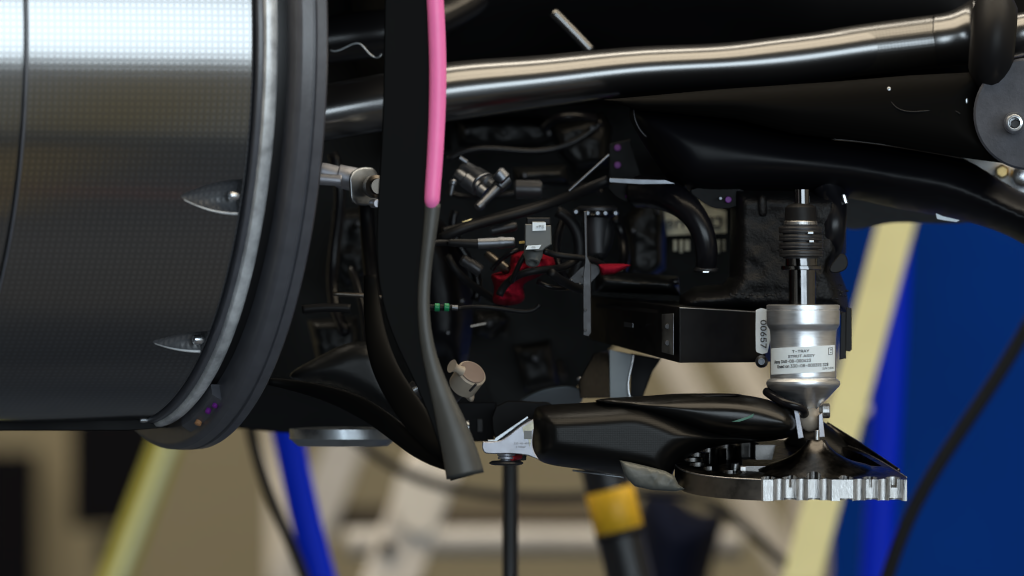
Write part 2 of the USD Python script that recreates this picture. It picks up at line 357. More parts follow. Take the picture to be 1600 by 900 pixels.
CN = np.array([-.64, .77, 0]); CT = np.array([.77, .64, 0]); CC = np.array([.66, -1.22, 0])
def cab(t0, t1, n0, n1, z0, z1):
    return trimesh.convex.convex_hull(np.array([CC + CT * t + CN * n + np.array([0, 0, z]) for t in (t0, t1) for n in (n0, n1) for z in (z0, z1)]))
tc = thing('unseen_cabinet', 'grey cabinet with a tan door, out of view, placed to be mirrored in the drum', 'cabinet', CC + [0, 0, FZ])  # out of view, placed to give the drum its brown reflection
part(tc, 'body', cab(-.30, .34, -.30, 0, FZ, -.05), 'cabinet_grey', False)
part(tc, 'door', cab(-.055, .06, 0, .012, FZ + .03, -.06), 'cabinet_tan', False)
part(tc, 'trim', cab(-.30, .34, .001, .016, -.115, -.10), 'line_red', False)
part(tc, 'top', cab(-.31, .35, -.31, .02, -.05, -.03), 'cabinet_grey', False)
LN = np.array([.22, -.70, FZ + .004])
solo('unseen_floor_line', trimesh.convex.convex_hull(np.array([LN + CT * t + CN * n + np.array([0, 0, z]) for t in (-3, 3) for n in (-.012, .012) for z in (0, .002)])), 'line_red', 'thin red floor line out of view, placed to be mirrored in the drum', 'line', kind='structure', smooth=False)  # unseen, placed for the pinkish line mirrored in the drum

MT = np.array([-.19, -.19, FZ + .004])
solo('unseen_floor_patch', trimesh.convex.convex_hull(np.array([MT - CN * r + CT * t + np.array([0, 0, z]) for r in (.45, 1.15) for t in (-.065, .03) for z in (0, .002)])), 'marking_tan', 'tan floor patch out of view, placed to be mirrored in the drum', 'marking', kind='structure', smooth=False)  # unseen, placed for the olive patch mirrored in the drum

# ================================================================== RACE CAR
car = thing('race_car', 'black carbon race car without wheels, bare brake drum, suspension and floor strut showing', 'race car', W(800, 640, 0.1))

# ---- brake drum, axis turned 20 degrees so that its outer end comes nearer
TH = math.radians(20.0); AX = np.array([math.cos(TH), math.sin(TH), 0]); NB = np.array([math.sin(TH), -math.cos(TH), 0])
DC = 0.06; KD = sc(DC) * .978; C0 = W(309, 71, DC)
def drum_ring(prof, n=220): return lathe([(t * KD, r * KD) for t, r in prof], C0, AX, n)
def drum_pt(t, r, phi): return C0 + AX * t * KD + r * KD * (NB * math.cos(phi) + np.array([0, 0, -1]) * math.sin(phi))
def drum_uv(v):
    q = v - C0; return np.stack([q @ AX, np.arctan2(-q[:, 2], q @ NB) * 600 * KD], 1)
shell = drum_ring([(-1000, 560), (-1000, 600)] + [(t, 600) for t in np.linspace(-960, -500, 5)] + [(-486, 600), (-485, 594), (-479, 594), (-478, 600)]
                  + [(t, 600) for t in np.linspace(-440, -150, 6)] + [(-112, 600), (-108, 597), (-104, 588), (-104, 560)], 320)
ms = man(shell)
def scoop(phi, length, rad, depth):
    """tapered hollow, apex to the left, deepest at the bolt."""
    A = drum_pt(-108 - length, 603, phi); B = drum_pt(-112, 600 + rad * .45 - depth, phi)
    t = np.linspace(0, 1, 14); pr = np.stack([t * np.linalg.norm(B - A), np.maximum(rad * KD * np.sin(t * np.pi / 2) ** .9, 1e-5)], 1)
    return man(lathe(pr, A, B - A, 40))
SC = [(math.radians(24.2), 108, 30, 8), (math.radians(51.8), 96, 26, 8)]
for s_ in SC: ms = ms - scoop(*s_)
sm_ = unman(ms); tc_ = sm_.vertices[sm_.faces].mean(1) - C0
ta_, ra_ = tc_ @ AX / KD, np.hypot(tc_ @ NB, tc_[:, 2]) / KD
hol = (ra_ < 599.3) & (ra_ > 562) & (ta_ > -235) & (ta_ < -108.2) & (tc_ @ NB > 0)
drum = part(car, 'brake_drum', T(sm_.vertices, sm_.faces[~hol]), 'drum_carbon', 28, label='black woven carbon brake drum with two tapered hollows', uv=drum_uv)
for lo_, up_ in ((0, -.62 * 600), (-.62 * 600, -2000)):
    q_ = hol & (tc_[:, 2] / KD <= lo_ * .55) & (tc_[:, 2] / KD > up_ * .55) if lo_ == 0 else hol & (tc_[:, 2] / KD <= lo_ * .95)
    q_ = hol & ((tc_[:, 2] / KD > -370) if lo_ == 0 else (tc_[:, 2] / KD <= -370))
    part(drum, 'hollow', T(sm_.vertices, sm_.faces[q_]), 'drum_hollow', 28, uv=drum_uv)
for phi, ln, rad, dep in SC:
    A = drum_pt(-113, 596, phi)
    lp = []
    for u in np.linspace(.12, 1, 14):
        rr_ = rad * math.sin(u * math.pi / 2) ** .9; off = dep * u - rad * .45 * u - 3 * (1 - u)
        lp.append(drum_pt(-108 - ln + (ln - 5) * u, 599.6, phi + math.sqrt(max(rr_ ** 2 - off ** 2, 1)) / 600))
    part(drum, 'hollow_lit_edge', frame_loft(np.array(lp), np.linspace(.6, 2.4, 14) * KD, np.linspace(.6, 2.0, 14) * KD, 10), 'bare_edge')  # pale tube puts the lit lower edge of the hollow into colour
    b_ = lathe([(0, 4.5 * KD), (5 * KD, 8 * KD), (14 * KD, 8 * KD), (17 * KD, 6 * KD), (17.2 * KD, 3 * KD), (13 * KD, 2.8 * KD)], A, -AX, 16)
    part(drum, 'bolt', b_, 'aluminium')
part(drum, 'rim_bead', drum_ring([(-94, 590), (-94, 606), (-91, 611), (-84, 612), (-76, 610), (-71, 605), (-69, 596), (-69, 588)]), 'bare_edge', label='worn bare silvery edge of the drum')
part(drum, 'seam_ring', drum_ring([(-478, 598), (-477.5, 601.5), (-475.5, 602), (-473.5, 601.5), (-473, 598)]), 'flange_rubber')
part(drum, 'rim_step', drum_ring([(-104, 590), (-104, 602), (-102, 605), (-96, 606), (-93.5, 604), (-93.5, 590)]), 'flange_rubber')
part(drum, 'gap_ring', drum_ring([(-70, 560), (-70, 594), (-44, 594), (-44, 560)]), 'drum_dark')
flange = part(drum, 'flange', drum_ring([(-52, 570), (-52, 634), (-49, 641), (-44, 645), (-27, 646), (-25, 642), (-22, 642), (-20, 646), (-5, 645), (-1, 640), (0, 630), (0, 560)]), 'flange_rubber', label='dark grey rubber flange on the inner side of the drum')
part(drum, 'inner_face', drum_ring([(-8, 40), (-8, 575), (-3, 575), (-3, 40)], 120), 'drum_dark')
# bracket in the gap low on the flange, with paint dots
br = []
for ph in np.radians(np.linspace(64, 79, 12)):
    br += [drum_pt(-66, 618, ph), drum_pt(-46, 632, ph), drum_pt(-46, 600, ph), drum_pt(-66, 600, ph)]
brm = trimesh.convex.convex_hull(np.array(br))
brk = part(drum, 'bracket', brm, 'flange_rubber')
for t, ph, c, r in ((-56, 66.0, 'purple_paint', 4.5), (-60, 68.2, 'purple_paint', 4.5), (-58, 73.5, 'orange_paint', 5.5)):
    ph = math.radians(ph); n_ = NB * math.cos(ph) - np.array([0, 0, 1]) * math.sin(ph) - AX * .55; n_ /= np.linalg.norm(n_)
    part(brk, 'paint_dot', lathe([(-.002, r * KD), (0.0012, r * KD), (.0016, r * .6 * KD)], drum_pt(t, 626, ph), n_, 14), c)
b_ = drum_pt(-100, 600, math.radians(85)); part(drum, 'bolt', lathe([(-.001, 6 * KD), (.004, 6 * KD), (.005, 4 * KD)], b_, -AX, 12), 'aluminium_dull')

part(car, 'lower_guard', prism([(-80, 640), (120, 646), (215, 655), (262, 668), (200, 673), (-80, 673)], .03, .03, 1.5), 'black_body')
part(car, 'unseen_arm_shield', prism([(430, -170), (650, -170), (640, -35), (440, -35)], -.12, .6, 3), 'black_body')  # out of view above, placed to shade the left arms from the ceiling lamps
# ---- body shell: nose side, bulkhead, underside
nose = part(car, 'nose_side', pillow(curve([(560, -420), (1100, -430), (1700, -420), (1720, 20), (1700, 268), (1600, 262), (1500, 246), (1370, 224), (1240, 209), (1150, 184), (1000, 166), (800, 172), (600, 180), (540, -100)], 6), .33, .16, .1, reach=260, step=16), 'black_body')
bulk = part(car, 'bulkhead', prism([(1335, 150), (1335, 300), (1322, 330), (1150, 330), (1140, 500), (960, 540), (905, 605), (880, 640), (740, 660), (560, 672), (330, 668), (330, -220), (720, -220), (720, 150)], .36, .05, 3), 'bulkhead_carbon')
part(car, 'skirt', prism(curve([(300, 560), (420, 585), (520, 610), (640, 640), (760, 650), (900, 640), (905, 655), (780, 672), (690, 682), (600, 682), (440, 676), (330, 668), (250, 655)], 5), .22, .02, 1.5), 'carbon_satin')
part(car, 'underside', prism(curve([(1300, 300), (1400, 296), (1500, 330), (1520, 344), (1460, 349), (1380, 350), (1318, 354)], 6), .17, .08, 2, slant=(0, .0008)), 'underside')
part(nose, 'lower_lip', pillow([(940, 156), (1000, 151), (1120, 140), (1300, 128), (1420, 118), (1540, 112), (1530, 150), (1534, 190), (1560, 235), (1590, 258), (1500, 246), (1370, 224), (1240, 209), (1150, 186), (1000, 172)], .025, .012, .2, reach=50, step=7), 'nose_black')
arm = part(car, 'lower_fairing', pillow(curve([(985, 168), (1100, 172), (1240, 200), (1400, 226), (1506, 248), (1600, 301), (1660, 334), (1660, 410), (1600, 382), (1500, 344), (1430, 331), (1380, 321), (1320, 309), (1160, 306), (1066, 298), (1030, 262), (1000, 215)], 6), .085, .045, .03, reach=60, step=10), 'black_paint')
# panel seam and bolts on the nose side
part(nose, 'seam', tube([(1384, 128, .02), (1388, 150, .015), (1398, 166, .013), (1440, 174, .013), (1500, 178, .013)], 1.3, 8), 'rubber')
part(nose, 'bolt', ball(1389, 142, .016, 4, (1, .5, 1.6)), 'aluminium_dull')
part(nose, 'bolt', ball(1508, 158, .016, 5, (1, .5, 1.6)), 'aluminium_dull')
part(nose, 'edge_strip', tube([(1300, 217, .036), (1370, 224.5, .036), (1440, 235, .036), (1500, 246, .036)], 2.2, 8), 'titanium_dark')
# round grey cover with screw
cap = part(car, 'end_cover', cyl((1609, 178, .008), (1609, 178, .05), 88, 64, .04), 'cap_grey')
part(cap, 'screw', turned((1585, 192, .009), (1585, 192, -.009), [(0, 17), (.45, 17), (.7, 16), (.9, 13), (.92, 9), (.4, 8), (.38, 0.1)], 28), 'aluminium')
part(cap, 'screw_socket', cyl((1587, 194, .001), (1587, 194, -.0035), 8, 6), 'ink')
# white bracket with brass bolt at the far right
wb = part(car, 'white_bracket', prism([(1470, 238), (1620, 255), (1640, 320), (1590, 305), (1540, 280)], .13, .02, 1), 'white_paint')
part(wb, 'bolt', turned((1566, 268, .13), (1566, 268, .12), [(0, 12), (.6, 12), (.8, 8), (1, 8)], 6), 'brass')
part(wb, 'washer', turned((1598, 275, .13), (1598, 275, .12), [(0, 20), (.6, 20), (.9, 17), (1, 12)], 24), 'aluminium')
part(car, 'torn_tape', prism([(1462, 333), (1474, 338), (1500, 344), (1494, 347), (1474, 344), (1464, 342)], .05, .001, .4), 'label', False, label='scrap of white tape under the fairing')

# ---- suspension arms
wish = part(car, 'wishbone', tube([(380, 200, .085, 43, 60), (500, 178, .087, 44, 60), (600, 160, .089, 45, 60), (700, 144, .091, 46, 58), (850, 127, .093, 41, 54), (1000, 110, .096, 37, 48), (1120, 103, .098, 35, 44), (1230, 94, .10, 38, 42), (1300, 85, .101, 38, 42), (1370, 75, .102, 39, 42), (1450, 66, .103, 40, 42), (1530, 56, .104, 44, 44)], n=72, m=120), 'carbon_gloss', label='glossy carbon wishbone tube running across the picture')
part(wish, 'sleeve', tube([(1463, 64, .103, 41.5, 43.5), (1490, 60, .103, 42, 44), (1512, 55, .104, 47, 49), (1530, 52, .104, 58, 60)], n=56, m=30), 'carbon_gloss')
part(wish, 'woven_sleeve', tube([(1240, 93, .1004, 36.5, 40.5), (1285, 87, .1012, 37.8, 42), (1340, 79, .102, 39.3, 42.6), (1400, 71.5, .1024, 40, 42.8), (1463, 64.2, .103, 41, 43)], n=72, m=50), 'carbon_weave')
part(car, 'arm_boot', turned((1518, 58, .022), (1585, 64, .022), [(0, 50), (.06, 60), (.14, 69), (.25, 77), (.4, 82), (.55, 83), (.7, 79), (.82, 71), (.92, 62), (1, 52)], 64), 'rubber', 80)
part(car, 'wishbone', tube([(1570, 58, .08, 34), (1640, 46, .08, 34)], n=40), 'carbon_gloss', label='short piece of carbon arm beyond the rubber boot')
part(car, 'wishbone', tube([(380, 76, .17, 38, 40), (500, 64, .16, 38, 40), (560, 56, .16, 38, 40), (640, 44, .16, 36, 40), (720, 10, .18, 30, 34), (800, -60, .2, 30, 34)], n=48, m=40), 'carbon_dim', label='upper carbon arm glimpsed between the drum and the fin')
part(car, 'thin_rod', tube([(864, 18, .16), (890, 44, .16), (924, 80, .16)], 8, 20), 'carbon_gloss')
part(car, 'thin_wire', tube([(516, 78, .1), (540, 74, .1), (561, 68, .1), (575, 82, .1), (590, 90, .1), (596, 84, .1)], 1.5, 6), 'aluminium_dull')

# ---- turning fin with the pink edge
FL = [(602, -40), (600, 60), (597, 200), (589, 340), (592, 440), (612, 520), (645, 592), (674, 662), (704, 752)]
FR = [(740, 742), (716, 676), (690, 612), (672, 545), (663, 480), (664, 420), (672, 345), (678, 325), (684, 200), (687, 100), (680, 0), (678, -40)]
fl, fr = curve(FL, 6, False), curve(FR, 6, False)
fin = part(car, 'turning_fin', prism(np.vstack([fl, fr]), -.115, .008, 2), 'fin_black', label='tall curved black fin with a pink front edge')
part(fin, 'edge', tube([(676, 318, -.115, 12.5), (672, 360, -.115, 11), (665, 420, -.115, 9.5), (662, 480, -.115, 9.5), (669, 545, -.115, 11), (688, 612, -.115, 16), (708, 672, -.115, 24), (727, 744, -.115, 30)], n=24, m=60, r2=.8), 'fin_edge', label='dark grey lower edge of the fin')
part(fin, 'edge', tube([(678, -40, -.116, 13), (682, 40, -.116, 13.5), (684, 110, -.116, 13.5), (682, 200, -.116, 13), (678, 270, -.116, 12.5), (675, 312, -.116, 12), (674.5, 322, -.116, 9), (674.3, 328, -.116, 4)], n=24, m=70), 'pink', label='pink painted upper edge of the fin')
v1 = part(car, 'vane', tube([(578, 430, -.02, 10, 5), (584, 500, -.03, 15, 6), (600, 570, -.05, 20, 6), (640, 640, -.07, 22, 6), (690, 705, -.09, 12, 5), (712, 728, -.09, 4, 3)], n=20, m=40), 'fin_black')
v2 = part(car, 'vane', tube([(420, 596, -.02, 6, 5), (500, 612, -.03, 12, 6), (570, 640, -.05, 16, 6), (640, 690, -.07, 16, 6), (700, 728, -.09, 8, 4)], n=20, m=40), 'fin_black')
part(car, 'vane', pillow(curve([(452, 588), (500, 556), (545, 536), (590, 540), (620, 600), (668, 672), (600, 648), (520, 604)], 5), .07, .012, .004, reach=30, step=9), 'bay_plastic')
part(car, 'duct_bar', tube([(472, 484, .03), (510, 481, .03), (548, 482, .03)], 7, 12), 'rubber')
part(car, 'duct_bar', tube([(520, 459, .05), (570, 462, .05), (640, 470, .05)], 3.5, 10), 'bronze_band')
part(car, 'duct_strip', tube([(572, 300, .12), (576, 380, .12), (582, 440, .10), (590, 520, .08)], 12, 12), 'carbon_satin')

# ---- silver fitting beside the drum
ft = part(car, 'pipe_fitting', turned((500, 268, .05), (560, 282, .05), [(0, 14), (.1, 15), (.45, 15), (.47, 18), (.9, 19), (1, 16)], 24), 'bracket_alu')
part(ft, 'pipe_stub', cyl((498, 280, .035), (534, 282, .035), 9, 18), 'bracket_alu')
part(ft, 'block', prism(curve([(550, 268), (580, 262), (590, 275), (590, 312), (572, 321), (550, 315), (546, 295)], 4), .03, .03, 3, slant=(.0003, 0)), 'aluminium_dull')
part(ft, 'ring', turned((580, 292, .03), (592, 291, .018), [(0, 15), (.3, 18), (.7, 18), (.8, 13), (1, 12)], 24), 'bronze_band')
part(ft, 'bolt', cyl((583, 318, .025), (590, 318, .015), 7, 12), 'bracket_alu')

# ---- cluster of hydraulic fittings
cl = part(car, 'valve_body', turned((722, 262, .10), (772, 292, .09), [(0, 10), (.05, 13), (.35, 13), (.4, 15), (.8, 15), (.85, 11), (1, 11)], 24), 'bay_metal_shaded')
part(cl, 'valve_barrel', turned((712, 270, .075), (758, 302, .07), [(0, 8), (.1, 11), (.3, 11), (.33, 13), (.75, 13), (.8, 10), (1, 10)], 24), 'bay_metal_shaded')
part(cl, 'pipe_clip', tube([(742, 296, .055), (742, 284, .05), (752, 275, .05), (764, 272, .055)], 2.6, 10), 'bay_metal_shaded')
part(cl, 'banjo', turned((792, 278, .06), (745, 326, .05), [(0, 9), (.03, 12), (.3, 11), (.34, 8), (.8, 6.5), (.85, 8), (.97, 7), (1, 4)], 24), 'bay_metal_shaded')
part(cl, 'banjo_cap', turned((776, 268, .055), (790, 282, .055), [(0, 9), (.15, 12), (.85, 12), (1, 9)], 20), 'bay_metal_shaded')
part(cl, 'bleed_nipple', turned((709, 280, .07), (704, 306, .07), [(0, 4), (.1, 6), (.3, 6), (.35, 4), (.9, 3), (1, 2)], 14), 'bay_metal_shaded')
part(cl, 'bolt', cyl((718, 246, .09), (730, 254, .09), 4, 10), 'bay_metal_shaded')
part(car, 'canister', turned((803, 296, .10), (847, 296, .10), [(0, 12), (.08, 15), (.9, 15), (1, 12)], 24), 'gunmetal')
part(car, 'loose_clip', prism([(722, 346), (738, 341), (734, 346), (724, 350)], .08, .003, .5), 'brass', False)
# wiring connectors
cn = part(car, 'connector_plug', turned((746, 381, .03), (805, 378, .03), [(0, 6), (.02, 8.5), (.55, 8.5), (.57, 9.2), (.7, 9.2), (.72, 8.5), (.95, 8), (1, 6)], 24), 'bay_metal_shaded')
part(cn, 'cable_end', turned((700, 379, .03), (748, 381, .03), [(0, 4), (.1, 6), (.9, 7.5), (1, 8)], 16), 'rubber')
part(cn, 'locking_tab', prism([(811, 377), (826, 376), (826, 380), (811, 381)], .025, .004, .4), 'yellow_plastic', False)
part(car, 'connector_plug', turned((765, 362, .06), (808, 352, .06), [(0, 5), (.1, 8), (.9, 8), (1, 5)], 16), 'gunmetal')
part(car, 'connector_plug', turned((760, 396, .06), (796, 424, .055), [(0, 5), (.1, 7), (.5, 7), (.55, 8.5), (.9, 8.5), (1, 5)], 16), 'bronze_band')
part(car, 'connector_plug', turned((720, 404, .07), (752, 424, .07), [(0, 6), (.1, 9), (.4, 9), (.45, 10), (.9, 10), (1, 8)], 16), 'gunmetal')
sb = part(car, 'sensor_block', prism([(820, 350), (831, 350), (831, 346), (851, 346), (851, 352), (861, 352), (862, 382), (852, 388), (848, 392), (838, 393), (820, 384)], .0, .025, 1.5), 'grey_plastic')
part(sb, 'outlet', turned((834, 385, .012), (832, 411, .006), [(0, 15), (.5, 15), (.75, 12.5), (1, 11), (1.0, 7), (.8, 6)], 28), 'grey_plastic')
s1 = part(sb, 'sticker', prism([(832, 347.5), (853, 347.5), (853, 360), (832, 361)], -.0006, .0005, .2), 'label', False)
part(s1, 'print', letters('+PS', 837, 356.5, 5, -.0009, 0), 'ink_grey', False)
s2 = part(sb, 'sticker', prism([(824, 384), (846, 382.5), (842, 389), (821, 390)], -.007, .0005, .2), 'label', False)
part(s2, 'print', letters('-05', 829, 388, 3, -.0074, 0), 'ink_grey', False)
part(sb, 'shelf', box(823, 860, 340, 351, .012, .03, 1.5), 'rubber')
# wiring loom
for pts, r in (([(690, 372, .05), (740, 352, .05), (800, 336, .06), (860, 318, .07), (905, 300, .09), (950, 282, .1)], 8),
               ([(692, 360, .06), (750, 345, .07), (820, 325, .08), (900, 308, .09)], 5),
               ([(705, 380, .035), (690, 379, .03), (660, 384, .02)], 5),
               ([(780, 462, .04), (800, 436, .035), (830, 424, .03), (868, 420, .04), (905, 400, .05)], 6),
               ([(800, 440, .03), (812, 412, .02), (820, 398, .02)], 4),
               ([(850, 392, .03), (880, 400, .035), (920, 405, .04), (950, 420, .06)], 5),
               ([(860, 425, .02), (880, 440, .03), (920, 455, .05)], 7),
               ([(716, 482, .02), (760, 480, .03), (800, 485, .03), (836, 483, .03), (843, 476, .03)], 3.5),
               ([(700, 400, .08), (720, 430, .08), (760, 460, .09), (790, 480, .09)], 6),
               ([(870, 330, .1), (900, 360, .1), (905, 400, .1), (890, 440, .1)], 9),
               ([(930, 330, .1), (945, 360, .1), (930, 400, .1)], 14)):
    part(car, 'cable', tube(pts, r, 12), 'rubber')
gs = part(car, 'cable_joint', cyl((668, 480, .01), (716, 481, .01), 5, 14), 'rubber')
for x in (683, 698): part(gs, 'collar', cyl((x - 4, 480, .008), (x + 4, 480.4, .008), 6.5, 18), 'green_plastic')
part(gs, 'ferrule', cyl((706, 480.6, .008), (716, 481, .008), 4, 12), 'bay_metal_shaded')
part(car, 'stub_pin', cyl((791, 498, .31), (788, 524, .29), 6, 12), 'gunmetal')
part(car, 'stub_pin', cyl((874, 566, .31), (880, 590, .29), 6, 12), 'gunmetal')
part(car, 'small_shelf', prism([(735, 508), (760, 503), (760, 507), (735, 512)], .1, .02, .5), 'bronze_band', False)
part(car, 'inner_duct', pillow(curve([(640, 330), (690, 345), (725, 400), (738, 470), (735, 540), (715, 600), (690, 560), (660, 560), (640, 480)], 6), .16, .05, .02, reach=40, step=9), 'black_paint')
part(car, 'inner_panel', prism([(735, 545), (745, 560), (775, 640), (700, 650), (640, 600), (690, 540)], .2, .01, 1), 'black_body')
# tilted stay and other bits in the dark
part(car, 'stay_rod', tube([(889, 298, .05), (952, 242, .05)], 2.4, 8), 'bay_metal_shaded', label='thin bright rod slanting in the dark bay')
bk = part(car, 'bay_bracket', prism([(952, 225), (985, 218), (1000, 270), (1008, 282), (952, 280)], .14, .01, 1), 'black_body')
for x, y in ((965, 231), (965, 258)): part(bk, 'paint_dot', cyl((x, y, .139), (x, y, .136), 5, 12), 'purple_paint')
part(car, 'bay_rail', prism([(952, 278), (1000, 280), (1040, 281), (1055, 287), (1000, 288), (952, 285)], .05, .01, .6), 'bay_metal_shaded', False, label='bright thin rail under the fairing')
bk2 = part(car, 'bay_bracket', prism(curve([(952, 288), (1030, 290), (1020, 306), (998, 318), (970, 312), (955, 300)], 4), .09, .01, 1), 'black_body')
for x, y in ((982, 306), (1003, 306)): part(bk2, 'paint_dot', cyl((x, y, .089), (x, y, .086), 4.5, 12), 'purple_paint')
part(bk2, 'bolt', cyl((993, 307, .089), (993, 307, .084), 3.5, 6), 'bay_metal_shaded')
bk3 = part(car, 'bay_bracket', prism(curve([(1080, 296), (1170, 300), (1160, 318), (1120, 326), (1092, 312)], 4), .06, .012, 1), 'black_body')
part(bk3, 'paint_dot', cyl((1138, 312, .059), (1138, 312, .056), 5, 12), 'purple_paint')
part(bk3, 'bolt', cyl((1126, 310, .059), (1126, 310, .054), 2.5, 8), 'bay_metal_shaded')
for poly, d, th in (([(600, 190), (700, 184), (706, 236), (650, 246), (606, 240)], .30, .02), ([(712, 186), (800, 180), (870, 186), (886, 214), (840, 232), (760, 236), (716, 228)], .27, .03), ([(860, 196), (940, 176), (956, 200), (950, 260), (900, 268), (872, 240)], .24, .03),
                    ([(800, 262), (884, 258), (890, 286), (806, 290)], .2, .02), ([(1010, 300), (1040, 300), (1040, 420), (1014, 440), (980, 430), (976, 340)], .24, .03), ([(930, 420), (1060, 432), (1062, 462), (930, 456)], .12, .05),
                    ([(740, 486), (780, 480), (796, 500), (770, 530), (742, 524)], .29, .02), ([(520, 330), (580, 322), (584, 430), (540, 450), (514, 420)], .26, .03), ([(480, 500), (560, 494), (566, 560), (500, 590)], .22, .02), ([(800, 540), (860, 530), (872, 600), (820, 610)], .32, .01)):
    part(car, 'bay_housing', pillow(np.array(poly, float), d, th, .01, reach=14, step=6, noise=.004, nsc=.05), 'bay_plastic')
for pts, r in (([(700, 250, .2), (760, 232, .2), (840, 236, .2), (900, 220, .2), (940, 190, .2)], 5), ([(700, 300, .22), (780, 306, .2), (860, 290, .2), (940, 300, .18)], 4), ([(850, 200, .2), (870, 186, .19), (905, 182, .19), (930, 186, .2)], 7), ([(990, 170, .05), (996, 196, .05), (1010, 214, .05)], 2),
               ([(712, 330, .12), (716, 380, .12), (740, 420, .12), (742, 470, .12)], 7), ([(880, 345, .12), (870, 380, .11), (876, 420, .1), (900, 452, .1)], 6), ([(960, 340, .16), (975, 380, .16), (970, 430, .14)], 8), ([(520, 240, .2), (530, 330, .2), (520, 420, .2), (540, 520, .18)], 9), ([(550, 420, .18), (570, 500, .16), (572, 600, .15)], 6),
               ([(940, 430, .08), (990, 440, .08), (1060, 440, .08)], 5), ([(770, 420, .06), (790, 400, .05), (810, 390, .05)], 4), ([(840, 440, .05), (870, 450, .05), (900, 446, .06)], 4)):
    part(car, 'cable', tube(pts, r, 12), 'hose_gloss')
for x, y, d in ((640, 214, .28), (730, 206, .25), (858, 208, .24), (925, 200, .21), (820, 274, .185), (1028, 330, .21), (990, 360, .21), (765, 505, .27), (560, 350, .23), (836, 560, .305), (700, 520, .12), (722, 470, .105)):
    part(car, 'bay_bolt', turned((x, y, d), (x, y, d - .014), [(0, 5), (.6, 5), (.8, 3.6), (1, 3)], 8), 'gunmetal')
# clamp and flat stay in the middle
vc = part(car, 'vee_clamp', vlathe(932, .10, [(322, 26), (325, 32), (329, 32), (332, 28), (336, 31), (339, 26), (340, 22), (395, 17), (400, 12)], 28), 'gunmetal')
for x in (900, 918, 934, 946, 962): part(vc, 'bolt', turned((x, 331 + (x % 4), .085 if 905 < x < 960 else .09), (x, 331 + (x % 4), .066), [(0, 5), (.7, 5), (.8, 3.5), (1, 3)], 8), 'bay_metal_shaded')
fs = part(car, 'flat_stay', prism([(912, 330), (917, 330), (918, 400), (923, 412), (924, 520), (920, 526), (911, 524), (911, 430), (914, 408)], .015, .012, 1.0), 'gunmetal')  # dark gunmetal tone carries the bay's shade on this stay
for y in (484, 516): part(fs, 'slot', cyl((914.5, y, .0152), (914.5, y, .0135), 2.6, 10), 'ink')
tr = part(car, 'foil_patch', prism([(885, 440), (908, 418), (930, 408), (940, 414), (936, 428), (920, 446)], .05, .003, .6), 'gunmetal')  # foil in a darker metal, standing for the bay's shade
for x, y in ((893, 438), (906, 444), (912, 432)): part(tr, 'rivet', ball(x, y, .049, 2.2), 'bay_metal_shaded')
part(car, 'red_sleeve', pillow([(934, 413), (950, 412), (975, 412), (986, 414), (976, 420), (960, 428), (940, 430)], .045, .005, .003, step=3), 'red_fabric', label='small red sleeve pointing right')
# far badge seen behind the hose
bd = part(car, 'badge_plate', prism([(1036, 322), (1060, 320), (1090, 312), (1106, 322), (1135, 330), (1135, 364), (1042, 368)], .22, .003, .5), 'label_old', False, label='dirty pale badge plate with upside down letters')
part(bd, 'letter', letters('LE', 1130, 339, 13, .2195, 180, bold=True, width=28), 'ink', False)
part(bd, 'letter', letters('US', 1070, 344, 12, .2195, 180, bold=True, width=30), 'ink', False)
part(bd, 'underline', prism([(1100, 352), (1125, 353), (1125, 355.5), (1100, 355)], .2192, .0006, 0), 'ink', False)
for k, (x, w) in enumerate(((1052, 6), (1062, 5), (1070, 8), (1120, 5), (1129, 4))):
    part(car, 'grille_tab', box(x, x + w, 375, 392 + (k % 2) * 3, .2, .003, .5), 'label_old', False)
hs = part(car, 'cooling_hose', tube([(1000, 300, .09, 26), (1036, 304, .07, 25), (1070, 322, .055, 22), (1092, 350, .05, 19), (1103, 385, .05, 18), (1103, 418, .055, 16)], n=28, m=50), 'hose_gloss')
part(hs, 'clip_ring', turned((1103, 418, .055), (1103, 426, .055), [(0, 17), (.3, 19), (.7, 19), (1, 16)], 24), 'gunmetal')
part(hs, 'bright_crimp', prism([(1098, 424), (1108, 424), (1108, 426), (1098, 426)], .03, .002, .3), 'aluminium', False)

# ---- rough black housing behind the strut
hou = part(car, 'housing', pillow([(1142, 290), (1230, 292), (1316, 296), (1322, 330), (1322, 395), (1310, 420), (1322, 450), (1326, 480), (1326, 492), (1060, 492), (1062, 462), (1085, 448), (1130, 444), (1140, 430)], .10, .055, .06, reach=26, step=5, noise=.004, nsc=.05), 'rough_foam', label='rough black moulded housing behind the strut rod')
part(hou, 'drip', pillow(curve([(1186, 306), (1196, 306), (1199, 330), (1196, 338), (1188, 338), (1184, 330)], 4), .046, .004, .003, step=3), 'rough_foam')
part(car, 'cooling_hose', tube([(1292, 290, .06, 24), (1300, 320, .055, 23), (1302, 360, .05, 20), (1296, 400, .06, 18), (1284, 428, .07, 14)], n=28, m=40), 'hose_gloss', label='shiny black hose right of the strut rod')
part(car, 'hose_clip', prism(curve([(1306, 404), (1316, 396), (1323, 402), (1324, 416), (1316, 424), (1300, 426), (1296, 420)], 4), .03, .02, 1.5), 'rubber')
part(car, 'hose_clip', cyl((1322, 318, .05), (1318, 304, .05), 4, 10), 'aluminium')
# glint of sealant droplets
g_ = []
for k in range(46):
    if k < 30: x, y = 1140 + 70 * RNG.random(), 462 + 5 * RNG.standard_normal() * .5
    else: x, y = 1290 + 34 * RNG.random(), 440 + 28 * RNG.random()
    g_.append(ball(x, y, .043 + .006 * RNG.random(), 1.0 + 1.3 * RNG.random(), (1.4, .6, .8), 1))
# (kept as one part: too small to tell apart)
dr = part(car, 'sealant_drops', cat(*g_), 'hose_gloss'); keys(stage.GetPrimAtPath(dr), kind='stuff')

